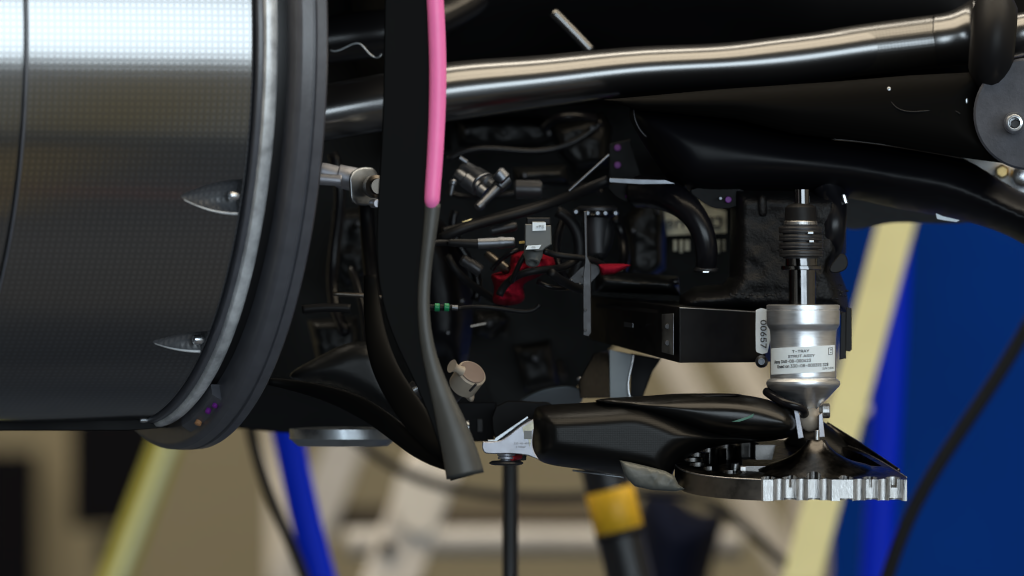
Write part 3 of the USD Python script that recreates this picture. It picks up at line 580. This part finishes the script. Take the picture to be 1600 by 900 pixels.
# ---- black control box
def hexa(front, back):
    V = np.vstack([W(*zip(*[(x, y, d) for x, y, d in front])) if False else np.array([W(*q) for q in front]), np.array([W(*q) for q in back])])
    return trimesh.convex.convex_hull(V)
cb = part(car, 'control_box', hexa([(1062, 480, .0), (1196, 488, .035), (1196, 566, .035), (1062, 567, .0)], [(922, 462, .12), (922, 530, .12), (1100, 476, .20), (1250, 482, .20), (1250, 560, .20)]), 'black_box', 10, label='black electronics box left of the strut')
part(cb, 'edge_highlight', tube([(1062, 481, -.0005), (1130, 484.5, .0165), (1196, 488.5, .034)], .9, 6), 'aluminium_dull')  # thin bright tube stands for the highlight along the box edge
pl = part(cb, 'bracket_plate', prism([(1034, 491), (1053, 490), (1053, 555), (1034, 550)], .004, .006, 1.2, slant=(-.0009, 0)), 'aluminium_dull')
for y in (510, 536): part(pl, 'hole', cyl((1043, y, .006), (1043, y, .0025), 4.4, 14), 'ink')
part(cb, 'sticker', prism([(975, 503), (989, 505), (989, 512), (975, 510)], .058, .002, .3, slant=(-.0009, 0)), 'aluminium_dull', False)
part(cb, 'connector_face', prism([(930, 474), (1028, 484), (1028, 490), (930, 480)], .055, .004, .5, slant=(-.0009, 0)), 'rubber')
lb = part(cb, 'number_label', prism(curve([(1182, 484), (1199, 484), (1199, 551), (1184, 551), (1181, 547), (1181, 488)], 2), .022, .001, .3), 'label', False, label='white number label beside the strut')
part(lb, 'print', letters('00657', 1188.5, 499, 9, .0215, 90, bold=True, width=45), 'ink', False)
part(cb, 'lug', turned((1190, 565, .03), (1190, 565, .015), [(0, 10), (.8, 10), (.9, 8), (1, 5), (1.0, 4), (.8, 3.5)], 24), 'bay_metal_shaded')
part(car, 'side_rib', prism([(1314, 488), (1322, 488), (1322, 560), (1312, 562)], .03, .03, 1), 'rubber')
part(car, 'side_rib', prism([(1322, 480), (1331, 482), (1331, 546), (1328, 549), (1321, 548)], .03, .03, 1), 'rubber')

# ---- floor strut
XS = 1255
can = part(car, 'floor_strut', vlathe(XS, 0, [(476, 20), (476, 54), (477, 57.5), (483, 57.5), (483.6, 56.6), (484.6, 56.6), (485.2, 57.5), (505, 57.3), (509, 56.5), (514, 53.2), (518, 52), (530, 51.4), (586, 51.6), (589, 52), (591, 51.2), (593, 54.5), (596, 57.5), (600, 58), (604, 56.5), (607, 53), (620, 41), (632, 28), (638, 22), (642, 18), (644, 12)], 96), 'aluminium_turned', 30, label='turned aluminium floor strut with a white printed label')
rodm = part(can, 'rod', vlathe(1253, .0, [(296, 12), (322, 12), (322, 8), (420, 8), (421, 21), (480, 21)], 48), 'chrome_dark')
part(can, 'boot', vlathe(1251, .0, [(318, 12), (320, 19), (324, 24), (344, 25), (345, 22)], 40), 'rubber')
part(can, 'ring', vlathe(1251, .0, [(345, 22), (345, 25), (346, 26), (351, 26), (352, 24), (352, 20)], 48), 'titanium')
for k in range(4):
    y = 354 + 12.3 * k
    part(can, 'disc_spring', vlathe(1251 + .3 * k, .0, [(y, 27), (y + .6, 33.6), (y + 1.6, 34.4), (y + 5, 34.4), (y + 5.6, 33.8), (y + 6.4, 34.4), (y + 9.4, 34.2), (y + 10.2, 33), (y + 10.6, 27)], 56), 'gunmetal')
part(can, 'spring_core', vlathe(1251, .0, [(352, 28), (404, 28)], 40), 'ink')
part(can, 'collar', vlathe(1252, .0, [(403, 20), (403, 25), (415, 25), (415, 30), (416, 32), (421, 32), (422, 30), (422, 21)], 48), 'chrome_dark')
part(can, 'clip', box(1262, 1271, 362, 366, -.012, .003, .5), 'aluminium_dull', False); part(can, 'clip', box(1264, 1272, 375, 379, -.012, .003, .5), 'aluminium_dull', False)
RL = 52.3 * sc(0); O_ = W(XS, 450, 0)
def on_can(px, py, lift):
    """a flat design (px, py around the axis in unrolled pixels) wrapped on the strut"""
    a = (np.asarray(px) - XS - 1.5) / 52.3; r = RL + np.asarray(lift)
    return np.stack([O_[0] + r * np.sin(a), O_[1] - r * np.cos(a), (450 - np.asarray(py)) * S + 0 * a], -1)
def lbl_y(u): return -(u - XS) * .045
us = np.linspace(XS - 64, XS + 62, 33); V = []
for u in us:
    for y, l in ((541.5, .0001), (541.5, .00035), (582.5, .00035), (582.5, .0001)): V.append(on_can(u, y + lbl_y(u), l))
F = []
for k in range(len(us) - 1):
    for a in range(4): b = (a + 1) % 4; F += [[4 * k + a, 4 * k + b, 4 * k + 4 + b], [4 * k + a, 4 * k + 4 + b, 4 * k + 4 + a]]
F += [[0, 1, 2], [0, 2, 3]]; e = 4 * (len(us) - 1); F += [[e, e + 2, e + 1], [e, e + 3, e + 2]]
lab = part(can, 'label', fix(T(V, F)), 'label', 30, label='white printed part label on the strut')
def can_text(t, cx, y, h, w, ink='ink', bold=False):
    m = letters(t, cx - w / 2, y, h, 0, 0, width=w, bold=bold, bend=lambda px, py, z: on_can(px, py + lbl_y(px), .00036 + .00012 * z))
    part(lab, 'print_line', fix(m), ink, False)
can_text('T-TRAY', XS - 4, 550.2, 4.0, 27, bold=True); can_text('STRUT ASSY', XS - 3, 557.7, 4.0, 42, bold=True)
can_text('Assy 340-08-000423', XS - 20, 565.5, 4.7, 64, bold=True); can_text('Used on 330-08-000391 328', XS - 1, 573.2, 4.7, 88, bold=True)
can_text('S/N 1004', XS + 44, 578.5, 3.4, 26, 'ink_grey')
def can_rect(x0, x1, y0, y1): 
    m = trimesh.creation.box([1, 1, 1]).subdivide(); v = np.array(m.vertices); px = x0 + (v[:, 0] + .5) * (x1 - x0); py = y0 + (v[:, 1] + .5) * (y1 - y0)
    return fix(T(on_can(px, py + lbl_y(px), .00036 + .00012 * (v[:, 2] + .5)), m.faces))
part(lab, 'printed_frame', cat(can_rect(XS + 43, XS + 54, 545, 546), can_rect(XS + 43, XS + 54, 555, 556), can_rect(XS + 43, XS + 44, 546, 555), can_rect(XS + 53, XS + 54, 546, 555), can_rect(XS + 47, XS + 52, 548, 549.2), can_rect(XS + 47, XS + 51, 552, 553)), 'ink_grey', False)
# lower joint
part(can, 'ball_joint', ball(1266, 655, -.004, 17, (1, 1, 1.15)), 'beige_plastic', label='beige ball joint at the foot of the strut')
part(car, 'yoke_plate', prism([(1240, 640), (1247, 636), (1256, 684), (1247, 686)], -.012, .02, .8), 'bracket_alu')
part(car, 'yoke_plate', prism([(1250, 650), (1254, 646), (1256, 664), (1252, 676)], -.004, .01, .6), 'bracket_alu')
part(car, 'yoke_plate', prism([(1279, 648), (1285, 645), (1289, 683), (1279, 684)], -.014, .022, .8), 'bracket_alu')
kb = part(car, 'knurled_bolt', turned((1280, 642, .0), (1297, 642, .0), [(0, 7), (.25, 9), (.3, 11.5), (.92, 11.5), (1, 9), (1, 7), (.85, 6)], 14), 'titanium', 12)
part(car, 'pivot_nut', turned((1216, 646, -.002), (1244, 646, .0), [(0, 4), (.05, 6), (.4, 6), (.42, 10), (.8, 10), (.82, 7), (1, 7)], 12), 'gunmetal')
part(car, 'rubber_lead', tube([(1198, 612, .0), (1216, 624, -.012), (1236, 632, -.016), (1252, 638, -.014), (1258, 650, -.006)], 7, 14), 'hose_gloss')

# ---- floor tray leg in carbon
leg = part(car, 'tray_leg', pillow(curve([(836, 640), (846, 634), (900, 630), (960, 626), (1010, 628), (1090, 660), (1140, 676), (1216, 686), (1180, 691), (1112, 699), (1072, 716), (1052, 738), (1046, 758), (1015, 752), (960, 741), (900, 732), (842, 719), (834, 700), (832, 668)], 6), .008, .034, .05, reach=38, step=6), 'carbon_leg', label='black carbon leg carrying the tray')
upc = part(car, 'tray_cover', pillow(curve([(930, 626), (1000, 619), (1050, 615.5), (1100, 614.5), (1150, 616), (1190, 622), (1222, 632), (1240, 645), (1246, 668), (1230, 684), (1180, 686), (1120, 680), (1070, 668), (1000, 648), (950, 634)], 6), -.004, .02, .06, reach=30, step=5), 'carbon_cover', label='smooth dark cover on top of the leg')
part(upc, 'green_mark', prism([(1143, 659), (1168, 651), (1178, 646), (1176, 652), (1156, 659)], -.0255, .006, .3), 'green_paint', False)
part(upc, 'blister', pillow(curve([(1060, 620), (1090, 615.5), (1130, 614.5), (1160, 617), (1130, 623), (1090, 624)], 5), -.005, .01, .02, step=4), 'black_paint')
part(leg, 'edge_strip', tube([(895, 735, -.004), (930, 740, -.008), (975, 746, -.01)], 1.5, 6), 'aluminium_dull')
part(leg, 'tape', pillow([(968, 719), (984, 722), (1010, 728), (1040, 736), (1054, 744), (1060, 757), (1070, 764), (1056, 768), (1020, 766), (992, 760), (976, 744)], -.024, .004, .006, reach=8, step=5, noise=.003, nsc=.07), 'grey_tape', label='translucent grey tape round the front of the leg')
lk = part(car, 'leg_block', prism([(700, 628), (776, 628), (776, 636), (772, 690), (730, 690), (702, 660)], .10, .02, 2), 'carbon_satin')
part(lk, 'slot', box(746, 754, 655, 675, .098, .004, .5), 'ink', False)
part(car, 'leg_root', prism(curve([(775, 634), (840, 628), (862, 632), (862, 690), (842, 712), (800, 700), (776, 690)], 3), .055, .03, 2), 'black_body')
bt = prism(np.vstack([curve([(754, 690), (770, 690), (786, 686), (810, 668), (833, 655)], 5, False), curve([(834, 672), (832, 692), (835, 706), (842, 718)], 4, False), curve([(826, 712), (800, 709), (764, 709), (756, 706), (753, 698)], 4, False)]), -.03, .02, 1.2)
bt = part(car, 'tray_bracket', bt, 'bracket_alu', label='bright machined bracket at the end of the leg')
part(bt, 'rib', prism([(762, 687), (772, 687), (774, 684), (824, 650), (826, 653), (776, 690), (762, 690)], -.006, .004, .4), 'aluminium_dull')
part(bt, 'cavity', prism([(778, 687), (824, 654), (832, 656), (800, 676), (786, 688)], -.002, .01, .3), 'ink', False)
part(bt, 'data_mark', box(819, 831, 673, 686, -.0305, .0007, .1), 'ink_grey', False)
part(bt, 'stain', prism([(816, 668), (833, 657), (834, 670), (831, 672), (830, 688), (828, 700), (826, 688), (818, 676)], -.0303, .0005, .1), 'label_old', False)
part(bt, 'print', letters('210-45-4033', 803, 694, 2.6, -.0305, 0, width=26), 'ink_grey', False); part(bt, 'print', letters('2 / 0042', 806, 699.5, 2.6, -.0305, 0, width=15), 'ink_grey', False)
sp = part(bt, 'spigot', vlathe(791, -.02, [(708, 14), (712, 14), (713, 11), (714, 13), (717, 13), (718, 9), (721, 9)], 28), 'bracket_alu')
part(bt, 'washer', vlathe(791, -.02, [(719, 9), (720, 22), (722, 26), (724, 27), (726, 24), (727, 18), (727, 4)], 36), 'gunmetal')
part(bt, 'red_seal', cyl((798, 716, -.022), (812, 713, -.01), 5, 12), 'red_plastic')
part(bt, 'retainer', prism([(800, 711), (823, 711), (822, 719), (806, 721)], -.008, .008, .6), 'rubber')

# ---- titanium skid plate: tilted plan view, (x px, w px in depth)
TL = 0.165                                       # rise per unit of depth
KS = sc(0)
def sk(x, w, h):                                 # h px above the plate's underside at that place
    x, w, h = np.broadcast_arrays(np.asarray(x, float), w, h)
    return np.stack([(x - 800) * KS, -.05 + w * KS, (450 - 780 + TL * w + h) * KS], -1)
def sk_solid(poly, h0, h1):
    P = Polygon(poly).buffer(0); m = trimesh.creation.extrude_polygon(P, 1.0, engine='earcut'); v = np.array(m.vertices)
    return man(T(sk(v[:, 0], v[:, 1], h0 + v[:, 2] * (h1 - h0)), m.faces))
def circ(x, w, r, n=40): a = np.linspace(0, 2 * np.pi, n, endpoint=False); return np.stack([x + r * np.cos(a), w + r * np.sin(a)], 1)
plan = np.vstack([[(1189, 0), (1412, 0), (1412, 20)], curve([(1412, 22), (1385, 130), (1352, 240), (1310, 320), (1240, 345), (1150, 335), (1095, 290), (1063, 210), (1055, 130), (1078, 62), (1125, 22), (1186, 2)], 8, False)])
plate = sk_solid(plan, 0, 33)
xc, wc = 1274, 100
prof = [(86, 0), (86, 2), (80, 5), (68, 9), (54, 14), (41, 20), (31, 26), (23, 33), (18, 39), (15, 44), (14, 47)]
n = 72; a = np.linspace(0, 2 * np.pi, n, endpoint=False); V = []
for r, h in prof: V.append(sk(xc + r * np.cos(a) * 1.05, wc + r * np.sin(a), 30 + h - (TL * r * np.sin(a)) * min(1, h / 30)))
V = np.vstack(V); F = []; j = np.arange(n); jj = (j + 1) % n
for k in range(len(prof) - 1): F += [np.stack([k * n + j, k * n + jj, (k + 1) * n + jj], 1), np.stack([k * n + j, (k + 1) * n + jj, (k + 1) * n + j], 1)]
c = len(V); V = np.vstack([V, V[:n].mean(0), V[-n:].mean(0)]); F += [np.stack([np.full(n, c), jj, j], 1), np.stack([np.full(n, c + 1), (len(prof) - 1) * n + j, (len(prof) - 1) * n + jj], 1)]
dome = man(T(V, np.vstack(F)))
# pocket with scalloped wall on the left, leaving a rim
rimP = Polygon(plan).buffer(-13)
lobes = shapely.union_all([Point(x, w).buffer(17) for x, w in ((1092, 130), (1085, 170), (1092, 215), (1110, 255), (1138, 290), (1172, 312), (1110, 95), (1142, 65), (1178, 46))])
core = Polygon([(1105, 120), (1135, 85), (1200, 62), (1215, 300), (1160, 300), (1110, 240), (1098, 180)])
pocket = lobes.union(core).intersection(rimP).difference(Point(xc, wc).buffer(84))
pocket = max(getattr(pocket, 'geoms', [pocket]), key=lambda g: g.area)
body = plate - sk_solid(np.array(pocket.exterior.coords)[:-1], 9, 60)
pocketR = Polygon([(1330, 130), (1372, 120), (1345, 215), (1310, 290), (1270, 305), (1275, 240)]).buffer(8).buffer(-4)
body = body - sk_solid(np.array(pocketR.exterior.coords)[:-1], 14, 60)
body = body + dome
SCX = [(1197, 15), (1231, 15), (1268, 16), (1318, 15), (1355, 15), (1391, 14)]
cut = None
for x, w in SCX: body = body - sk_solid(circ(x, w, 12), 20, 130)
for x, w in ((1215, -4), (1249, -4), (1285, -4), (1339, -4), (1376, -4)): body = body - sk_solid(circ(x, w, 11), -5, 130)
for x, w, r in ((1231, -30, 33), (1268, -30, 33), (1357, -30, 33), (1394, -30, 33)): body = body - sk_solid(circ(x, w, r), -5, 130)
for x in (1231, 1268, 1318, 1357, 1394): body = body - sk_solid(circ(x, 3, 10), -3, 4)
for x, w, r in ((1398, 92, 9), (1381, 160, 10), (1361, 232, 10), (1336, 292, 10)): body = body - sk_solid(circ(x + 4, w, r), -5, 130)
skm = unman(body)
v = skm.vertices; tri = v[skm.faces].mean(1)
lx = tri[:, 0] / KS + 800; ld = (tri[:, 1] + .05) / KS; lh = tri[:, 2] / KS - 450 + 780 - TL * ld
nrm = skm.face_normals
teeth = (lx > 1186) & (lh < 33.5) & (ld < 26) & (np.abs(nrm[:, 2]) < .5)
band = (~teeth) & (np.abs(nrm[:, 2]) < .5) & (lx < 1192) & (lh < 34) & (nrm[:, 1] < .2) & (ld < 150) & (np.array([not rimP.contains(Point(x, w)) for x, w in zip(lx, ld)]))
sub = lambda mask: fix(T(v, skm.faces[mask])) if False else T(v, skm.faces[mask])
skid = part(car, 'skid_plate', sub(~teeth & ~band), 'titanium_dark', 30, label='dark titanium skid plate with scalloped bright front edge')
part(skid, 'front_edge', sub(teeth), 'titanium', 25, label='bright machined scalloped edge of the skid plate')
part(skid, 'side_band', sub(band), 'bronze_band', 25)
rimc = np.array([sk(x, w, 32.4) for x, w in plan[3:]])
part(skid, 'rim_highlight', frame_loft(rimc, np.full(len(rimc), 1.3 * KS), np.full(len(rimc), 1.3 * KS), 8), 'titanium')  # bright tube drawn as the highlight on the rim's chamfer
def skbox(x0, x1, w0, w1, h0, h1): return unman(sk_solid([(x0, w0), (x1, w0), (x1, w1), (x0, w1)], h0, h1))
part(skid, 'lug', skbox(1160, 1222, 95, 150, 9, 37), 'titanium_dark', False)
part(skid, 'lug_face', skbox(1156, 1164, 88, 100, 9, 37), 'titanium', False)
for x, w, h in ((1150, 205, 22), (1176, 62, 24)):
    q0, q1 = sk(x, w, 9), sk(x, w, h)
    part(skid, 'stud', lathe([(0, 6.5 * KS), (np.linalg.norm(q1 - q0) - .0006, 6.5 * KS), (np.linalg.norm(q1 - q0), 5.2 * KS)], q0, q1 - q0, 18), 'titanium')
q0, q1 = sk(1275, wc - 10, 76), sk(1275, wc - 10, 94)
part(skid, 'stud', lathe([(0, 4 * KS), (.006, 4 * KS)], q0, (0, 0, 1), 14), 'titanium')
part(car, 'rear_rail', tube([(1290, 664, .06, 6), (1330, 690, .05, 7), (1370, 714, .02, 5), (1404, 735, -.02, 3)], n=14), 'titanium_dark')
part(car, 'rear_cover', pillow([(1225, 690), (1246, 664), (1282, 655), (1300, 668), (1340, 700), (1380, 728), (1400, 742), (1300, 742), (1240, 725)], .06, .02, .01, step=6), 'carbon_leg')

# ---- metal plates under the middle of the car
part(car, 'round_plate', vlathe(536, .10, [(668, 60), (670, 84), (686, 84), (688, 80), (694, 74), (697, 70)], 64), 'aluminium_dull')
rp = part(car, 'arched_plate', prism(curve([(812, 630), (830, 616), (860, 606), (890, 604), (910, 612), (905, 632), (860, 636)], 5), .12, .06, 3, slant=(0, .001)), 'stay_grey')
st = part(car, 'silver_stay', prism([(904, 596), (928, 552), (952, 548), (955, 622), (906, 622)], .10, .02, 2, slant=(.0006, 0)), 'titanium_dark')
part(st, 'face', prism([(952, 546), (990, 554), (985, 580), (981, 600), (985, 622), (953, 622)], .085, .01, 1), 'stay_grey')
part(st, 'edge', tube([(990, 553, .083), (986, 575, .083), (982, 597, .083), (985, 622, .083)], 1.5, 6), 'aluminium')
part(st, 'screw', ball(913, 606, .098, 4), 'aluminium')
part(st, 'screw', ball(912, 592, .097, 6, (1.8, .4, .7)), 'aluminium')
part(car, 'bay_strut', prism([(986, 552), (1034, 560), (1020, 580), (1004, 622), (984, 622)], .13, .02, 2), 'black_paint')
# beige sensor and metal parts behind the fin
bs = part(car, 'beige_sensor', turned((722, 604, .016), (738, 582, .0075), [(0, 20), (.06, 23), (.94, 24), (1, 22)], 40), 'beige_plastic', label='beige round sensor head behind the fin')
part(bs, 'end_face', turned((738, 582, .0075), (739, 580.6, .007), [(0, 21), (.5, 21), (1, 19)], 36), 'beige_brown')
part(bs, 'spout', turned((722, 580, .0), (706, 572, -.004), [(0, 8), (.5, 6), (.8, 8), (1, 11)], 18), 'beige_plastic')
part(bs, 'slot', cyl((734, 611, -.0125), (744, 600, -.016), 2, 8), 'ink')
part(bs, 'stem', cyl((690, 634, .03), (722, 604, .02), 13, 22), 'gunmetal')
part(bs, 'tab', pillow(curve([(728, 614), (738, 610), (741, 622), (737, 628), (728, 622)], 4), .02, .004, .003, step=3), 'beige_plastic')
for (p0, p1, r, mt) in (((640, 620, .05), (656, 604, .05), 13, 'gunmetal'), ((628, 660, .04), (650, 652, .04), 9, 'aluminium_dull'), ((676, 636, .03), (684, 652, .03), 6, 'aluminium'), ((668, 650, .03), (690, 660, .03), 8, 'gunmetal'), ((724, 668, .04), (734, 668, .04), 10, 'aluminium_dull')):
    part(car, 'metal_fitting', turned(p0, p1, [(0, r * .7), (.1, r), (.4, r), (.45, r * 1.15), (.9, r * 1.15), (1, r * .8)], 18), mt)
part(car, 'pipe_loop', tube([(655, 606, .03), (642, 614, .03), (638, 632, .03), (650, 650, .03), (664, 662, .03)], 4, 10), 'aluminium_dull')
part(car, 'pipe_loop', tube([(630, 650, .02), (640, 664, .02), (656, 668, .02), (672, 660, .02)], 3.5, 10), 'aluminium_dull')

# ================================================================== THINGS IN AND AROUND THE CAR
solo('red_cloth', pillow(curve([(800, 398), (820, 392), (850, 394), (864, 402), (866, 422), (850, 428), (838, 434), (818, 446), (820, 462), (812, 474), (780, 476), (770, 470), (772, 448), (768, 430), (786, 424), (796, 416)], 5), .075, .03, .01, reach=16, step=3.5, noise=.02, nsc=.11), 'red_fabric', 'crumpled dark red cloth stuffed in the bay below the grey sensor block', 'cloth')

def bar(x0, y0, x1, y1, wpx, d, thick, ch=2):
    a = np.array([x1 - x0, y1 - y0], float); a /= np.linalg.norm(a); nrm_ = np.array([-a[1], a[0]]) * wpx / 2
    return prism([(x0 + nrm_[0], y0 + nrm_[1]), (x1 + nrm_[0], y1 + nrm_[1]), (x1 - nrm_[0], y1 - nrm_[1]), (x0 - nrm_[0], y0 - nrm_[1])], d, thick, ch)
def yfl(d): return 450 - FZ / sc(d)              # picture row where an object at depth d meets the floor
solo('blue_partition', prism([(1298, -900), (2700, -900), (2700, yfl(1.1)), (1298, yfl(1.1))], 1.1, .04, 3), 'blue_panel', 'tall dark blue partition panel on the right behind the strut', 'partition', smooth=False)
ys = thing('yellow_strap', 'pale yellow flat bar leaning in front of the blue partition', 'bar', W(1200, 900, .85))
part(ys, 'flat_bar', bar(1478, 60, 1040, 1700, 58, .86, .012, 2), 'strap_yellow')
part(ys, 'edge', bar(1482, 60, 1044, 1700, 62, .873, .004, 0), 'strap_yellow') if False else None
solo('blue_pipe', tube([(1425, -200, .92), (1400, 400, .92), (1382, 700, .92), (1362, 1000, .92), (1340, yfl(.92) - 1, .92)], 25, 28), 'blue_gloss', 'bright blue upright pipe behind the pale yellow bar', 'pipe')
solo('partition_bolt', turned((1352, 642, 1.1), (1352, 642, 1.07), [(0, 9), (.6, 9), (.9, 6), (1, 3)], 16), 'post_white', 'small pale bolt head on the blue partition beside the blue pipe', 'bolt')
solo('black_cable', tube([(1720, 330, .5), (1640, 450, .5), (1570, 570, .5), (1490, 690, .5), (1430, 790, .5), (1390, 890, .5), (1360, 1010, .5), (1350, yfl(.5) - 12, .5)], 11, 16), 'rubber', 'thick black cable hanging in front of the blue partition', 'cable')
wp = thing('white_post', 'off white upright post with a round knob at the left edge of the blue partition', 'post', W(1264, yfl(1.25), 1.25))
part(wp, 'upright', prism([(1236, -200), (1292, -200), (1292, yfl(1.25)), (1236, yfl(1.25))], 1.25, .05, 4), 'trestle_alu')
part(wp, 'knob', ball(1266, 882, 1.235, 19), 'white_paint')
solo('cabinet', prism([(-900, 705), (58, 705), (58, yfl(2.6)), (-900, yfl(2.6))], 2.6, .4, 4), 'black_matte', 'low black cabinet in the bottom left corner', 'cabinet')
mo = thing('dark_screen', 'dark screen on a stand behind the drum, left of the yellow tube', 'screen', W(170, 830, 2.3))
part(mo, 'panel', prism([(112, 540), (300, 540), (250, 700), (222, 822), (112, 826)], 2.3, .05, 4), 'black_matte')
part(mo, 'stand', prism([(150, 830), (190, 830), (200, yfl(2.3)), (140, yfl(2.3))], 2.36, .03, 3), 'wall_beige')
yp = thing('yellow_pipe', 'yellow green pipe with a pale stripe slanting down below the brake drum', 'pipe', W(10, yfl(1.5), 1.5))
part(yp, 'tube', tube([(300, 560, 1.5), (262, 690, 1.5), (220, 800, 1.5), (180, 905, 1.5), (60, 1220, 1.5), (10, yfl(1.5) - 5, 1.5)], 24, 24), 'tube_yellow')
part(yp, 'stripe', tube([(304, 560, 1.492), (266, 690, 1.492), (224, 800, 1.492), (184, 905, 1.492), (64, 1220, 1.492)], 9, 16), 'tube_pale')
solo('brown_upright', prism([(60, 300), (112, 300), (112, yfl(2.8)), (60, yfl(2.8))], 2.8, .05, 4), 'wall_beige', 'beige upright between the black cabinet and the dark screen', 'post')
solo('white_post', prism([(416, 400), (446, 400), (470, 900), (470, yfl(1.9)), (424, yfl(1.9))], 1.9, .05, 4), 'post_white', 'slim off white post left of the bright blue hose', 'post')
solo('blue_hose', tube([(430, 560, .75), (446, 660, .75), (462, 740, .75), (482, 830, .75), (502, 905, .75), (540, 1060, .75), (560, yfl(.75) - 20, .75)], 24, 24), 'blue_gloss', 'bright blue hose hanging under the car, left of the trestle', 'hose')
solo('black_cable', tube([(380, 600, .7), (398, 700, .7), (424, 780, .7), (450, 840, .7), (478, 910, .7), (520, 1040, .7), (540, yfl(.7) - 9, .7)], 9, 14), 'rubber', 'thin black cable hanging just left of the blue hose', 'cable')
ts = thing('trestle', 'pale aluminium trestle with slanted legs and a cross bar under the car', 'trestle', W(660, yfl(1.5), 1.5))
lg = part(ts, 'leg', bar(690, 690, 520, 1150, 84, 1.35, .05, 4), 'trestle_alu')
part(lg, 'top_cap', prism(curve([(640, 716), (690, 722), (708, 742), (690, 800), (668, 836), (620, 812)], 4), 1.34, .01, 3), 'post_white')
part(lg, 'hole', cyl((606, 856, 1.349), (606, 856, 1.34), 13, 20), 'black_matte')
part(ts, 'leg', bar(560, 640, 440, 950, 62, 1.7, .05, 4), 'trestle_grey')
part(ts, 'leg', bar(1000, 470, 1480, 1350, 46, 1.6, .05, 4), 'post_white')
part(ts, 'leg', bar(1100, 480, 1420, 1000, 46, 1.75, .05, 4), 'post_white')
part(ts, 'cross_bar', tube([(540, 848, 1.5), (940, 846, 1.5), (1160, 850, 1.5)], 22, 20), 'trestle_grey')
part(ts, 'tray', prism([(500, 790), (920, 786), (960, 806), (920, 824), (520, 830)], 1.75, .05, 4), 'dark_wood')
solo('power_lead', tube([(520, 660, 1.0), (580, 706, 1.0), (640, 742, 1.0), (720, 766, 1.0), (820, 776, 1.0), (920, 775, 1.0), (1030, 768, 1.0), (1100, 780, 1.0), (1160, 820, 1.0), (1240, 895, 1.0), (1330, 990, 1.0), (1420, yfl(1.0) - 9, 1.0)], 8, 14), 'rubber', 'long dark lead sagging across the picture in front of the trestle', 'cable')
pp = thing('support_pole', 'slim black upright pole under the bright bracket', 'pole', W(797, yfl(.35), .35))
part(pp, 'shaft', tube([(797, 690, .32), (799, yfl(.32) - 2, .32)], 12.5, 24), 'pole_black')
part(pp, 'foot', vlathe(799, .32, [(yfl(.32) - 12, 16), (yfl(.32) - 8, 40), (yfl(.32) - 1, 44), (yfl(.32), 44)], 24), 'pole_black')
jk = thing('banded_pole', 'thick black pole with a yellow band leaning under the leg', 'pole', W(985, yfl(.6), .6))
part(jk, 'shaft', tube([(922, 640, .6), (922 + .24 * (yfl(.6) - 650), yfl(.6) - 10, .6)], 37, 32), 'pole_black')
part(jk, 'band', tube([(952, 765, .6), (967.5, 829, .6)], 38.5, 36), 'band_yellow', label='yellow band on the pole')
part(jk, 'ferrule', tube([(967.5, 829, .6), (970, 839, .6)], 39.5, 36), 'rubber')
solo('tool_bag', pillow(curve([(1010, 770), (1060, 778), (1100, 800), (1130, 800), (1120, 860), (1100, 960), (1060, 1100), (1000, 1100), (990, 900)], 5), 1.3, .1, .1, step=14), 'navy', 'dark navy bag standing behind the banded pole', 'bag')
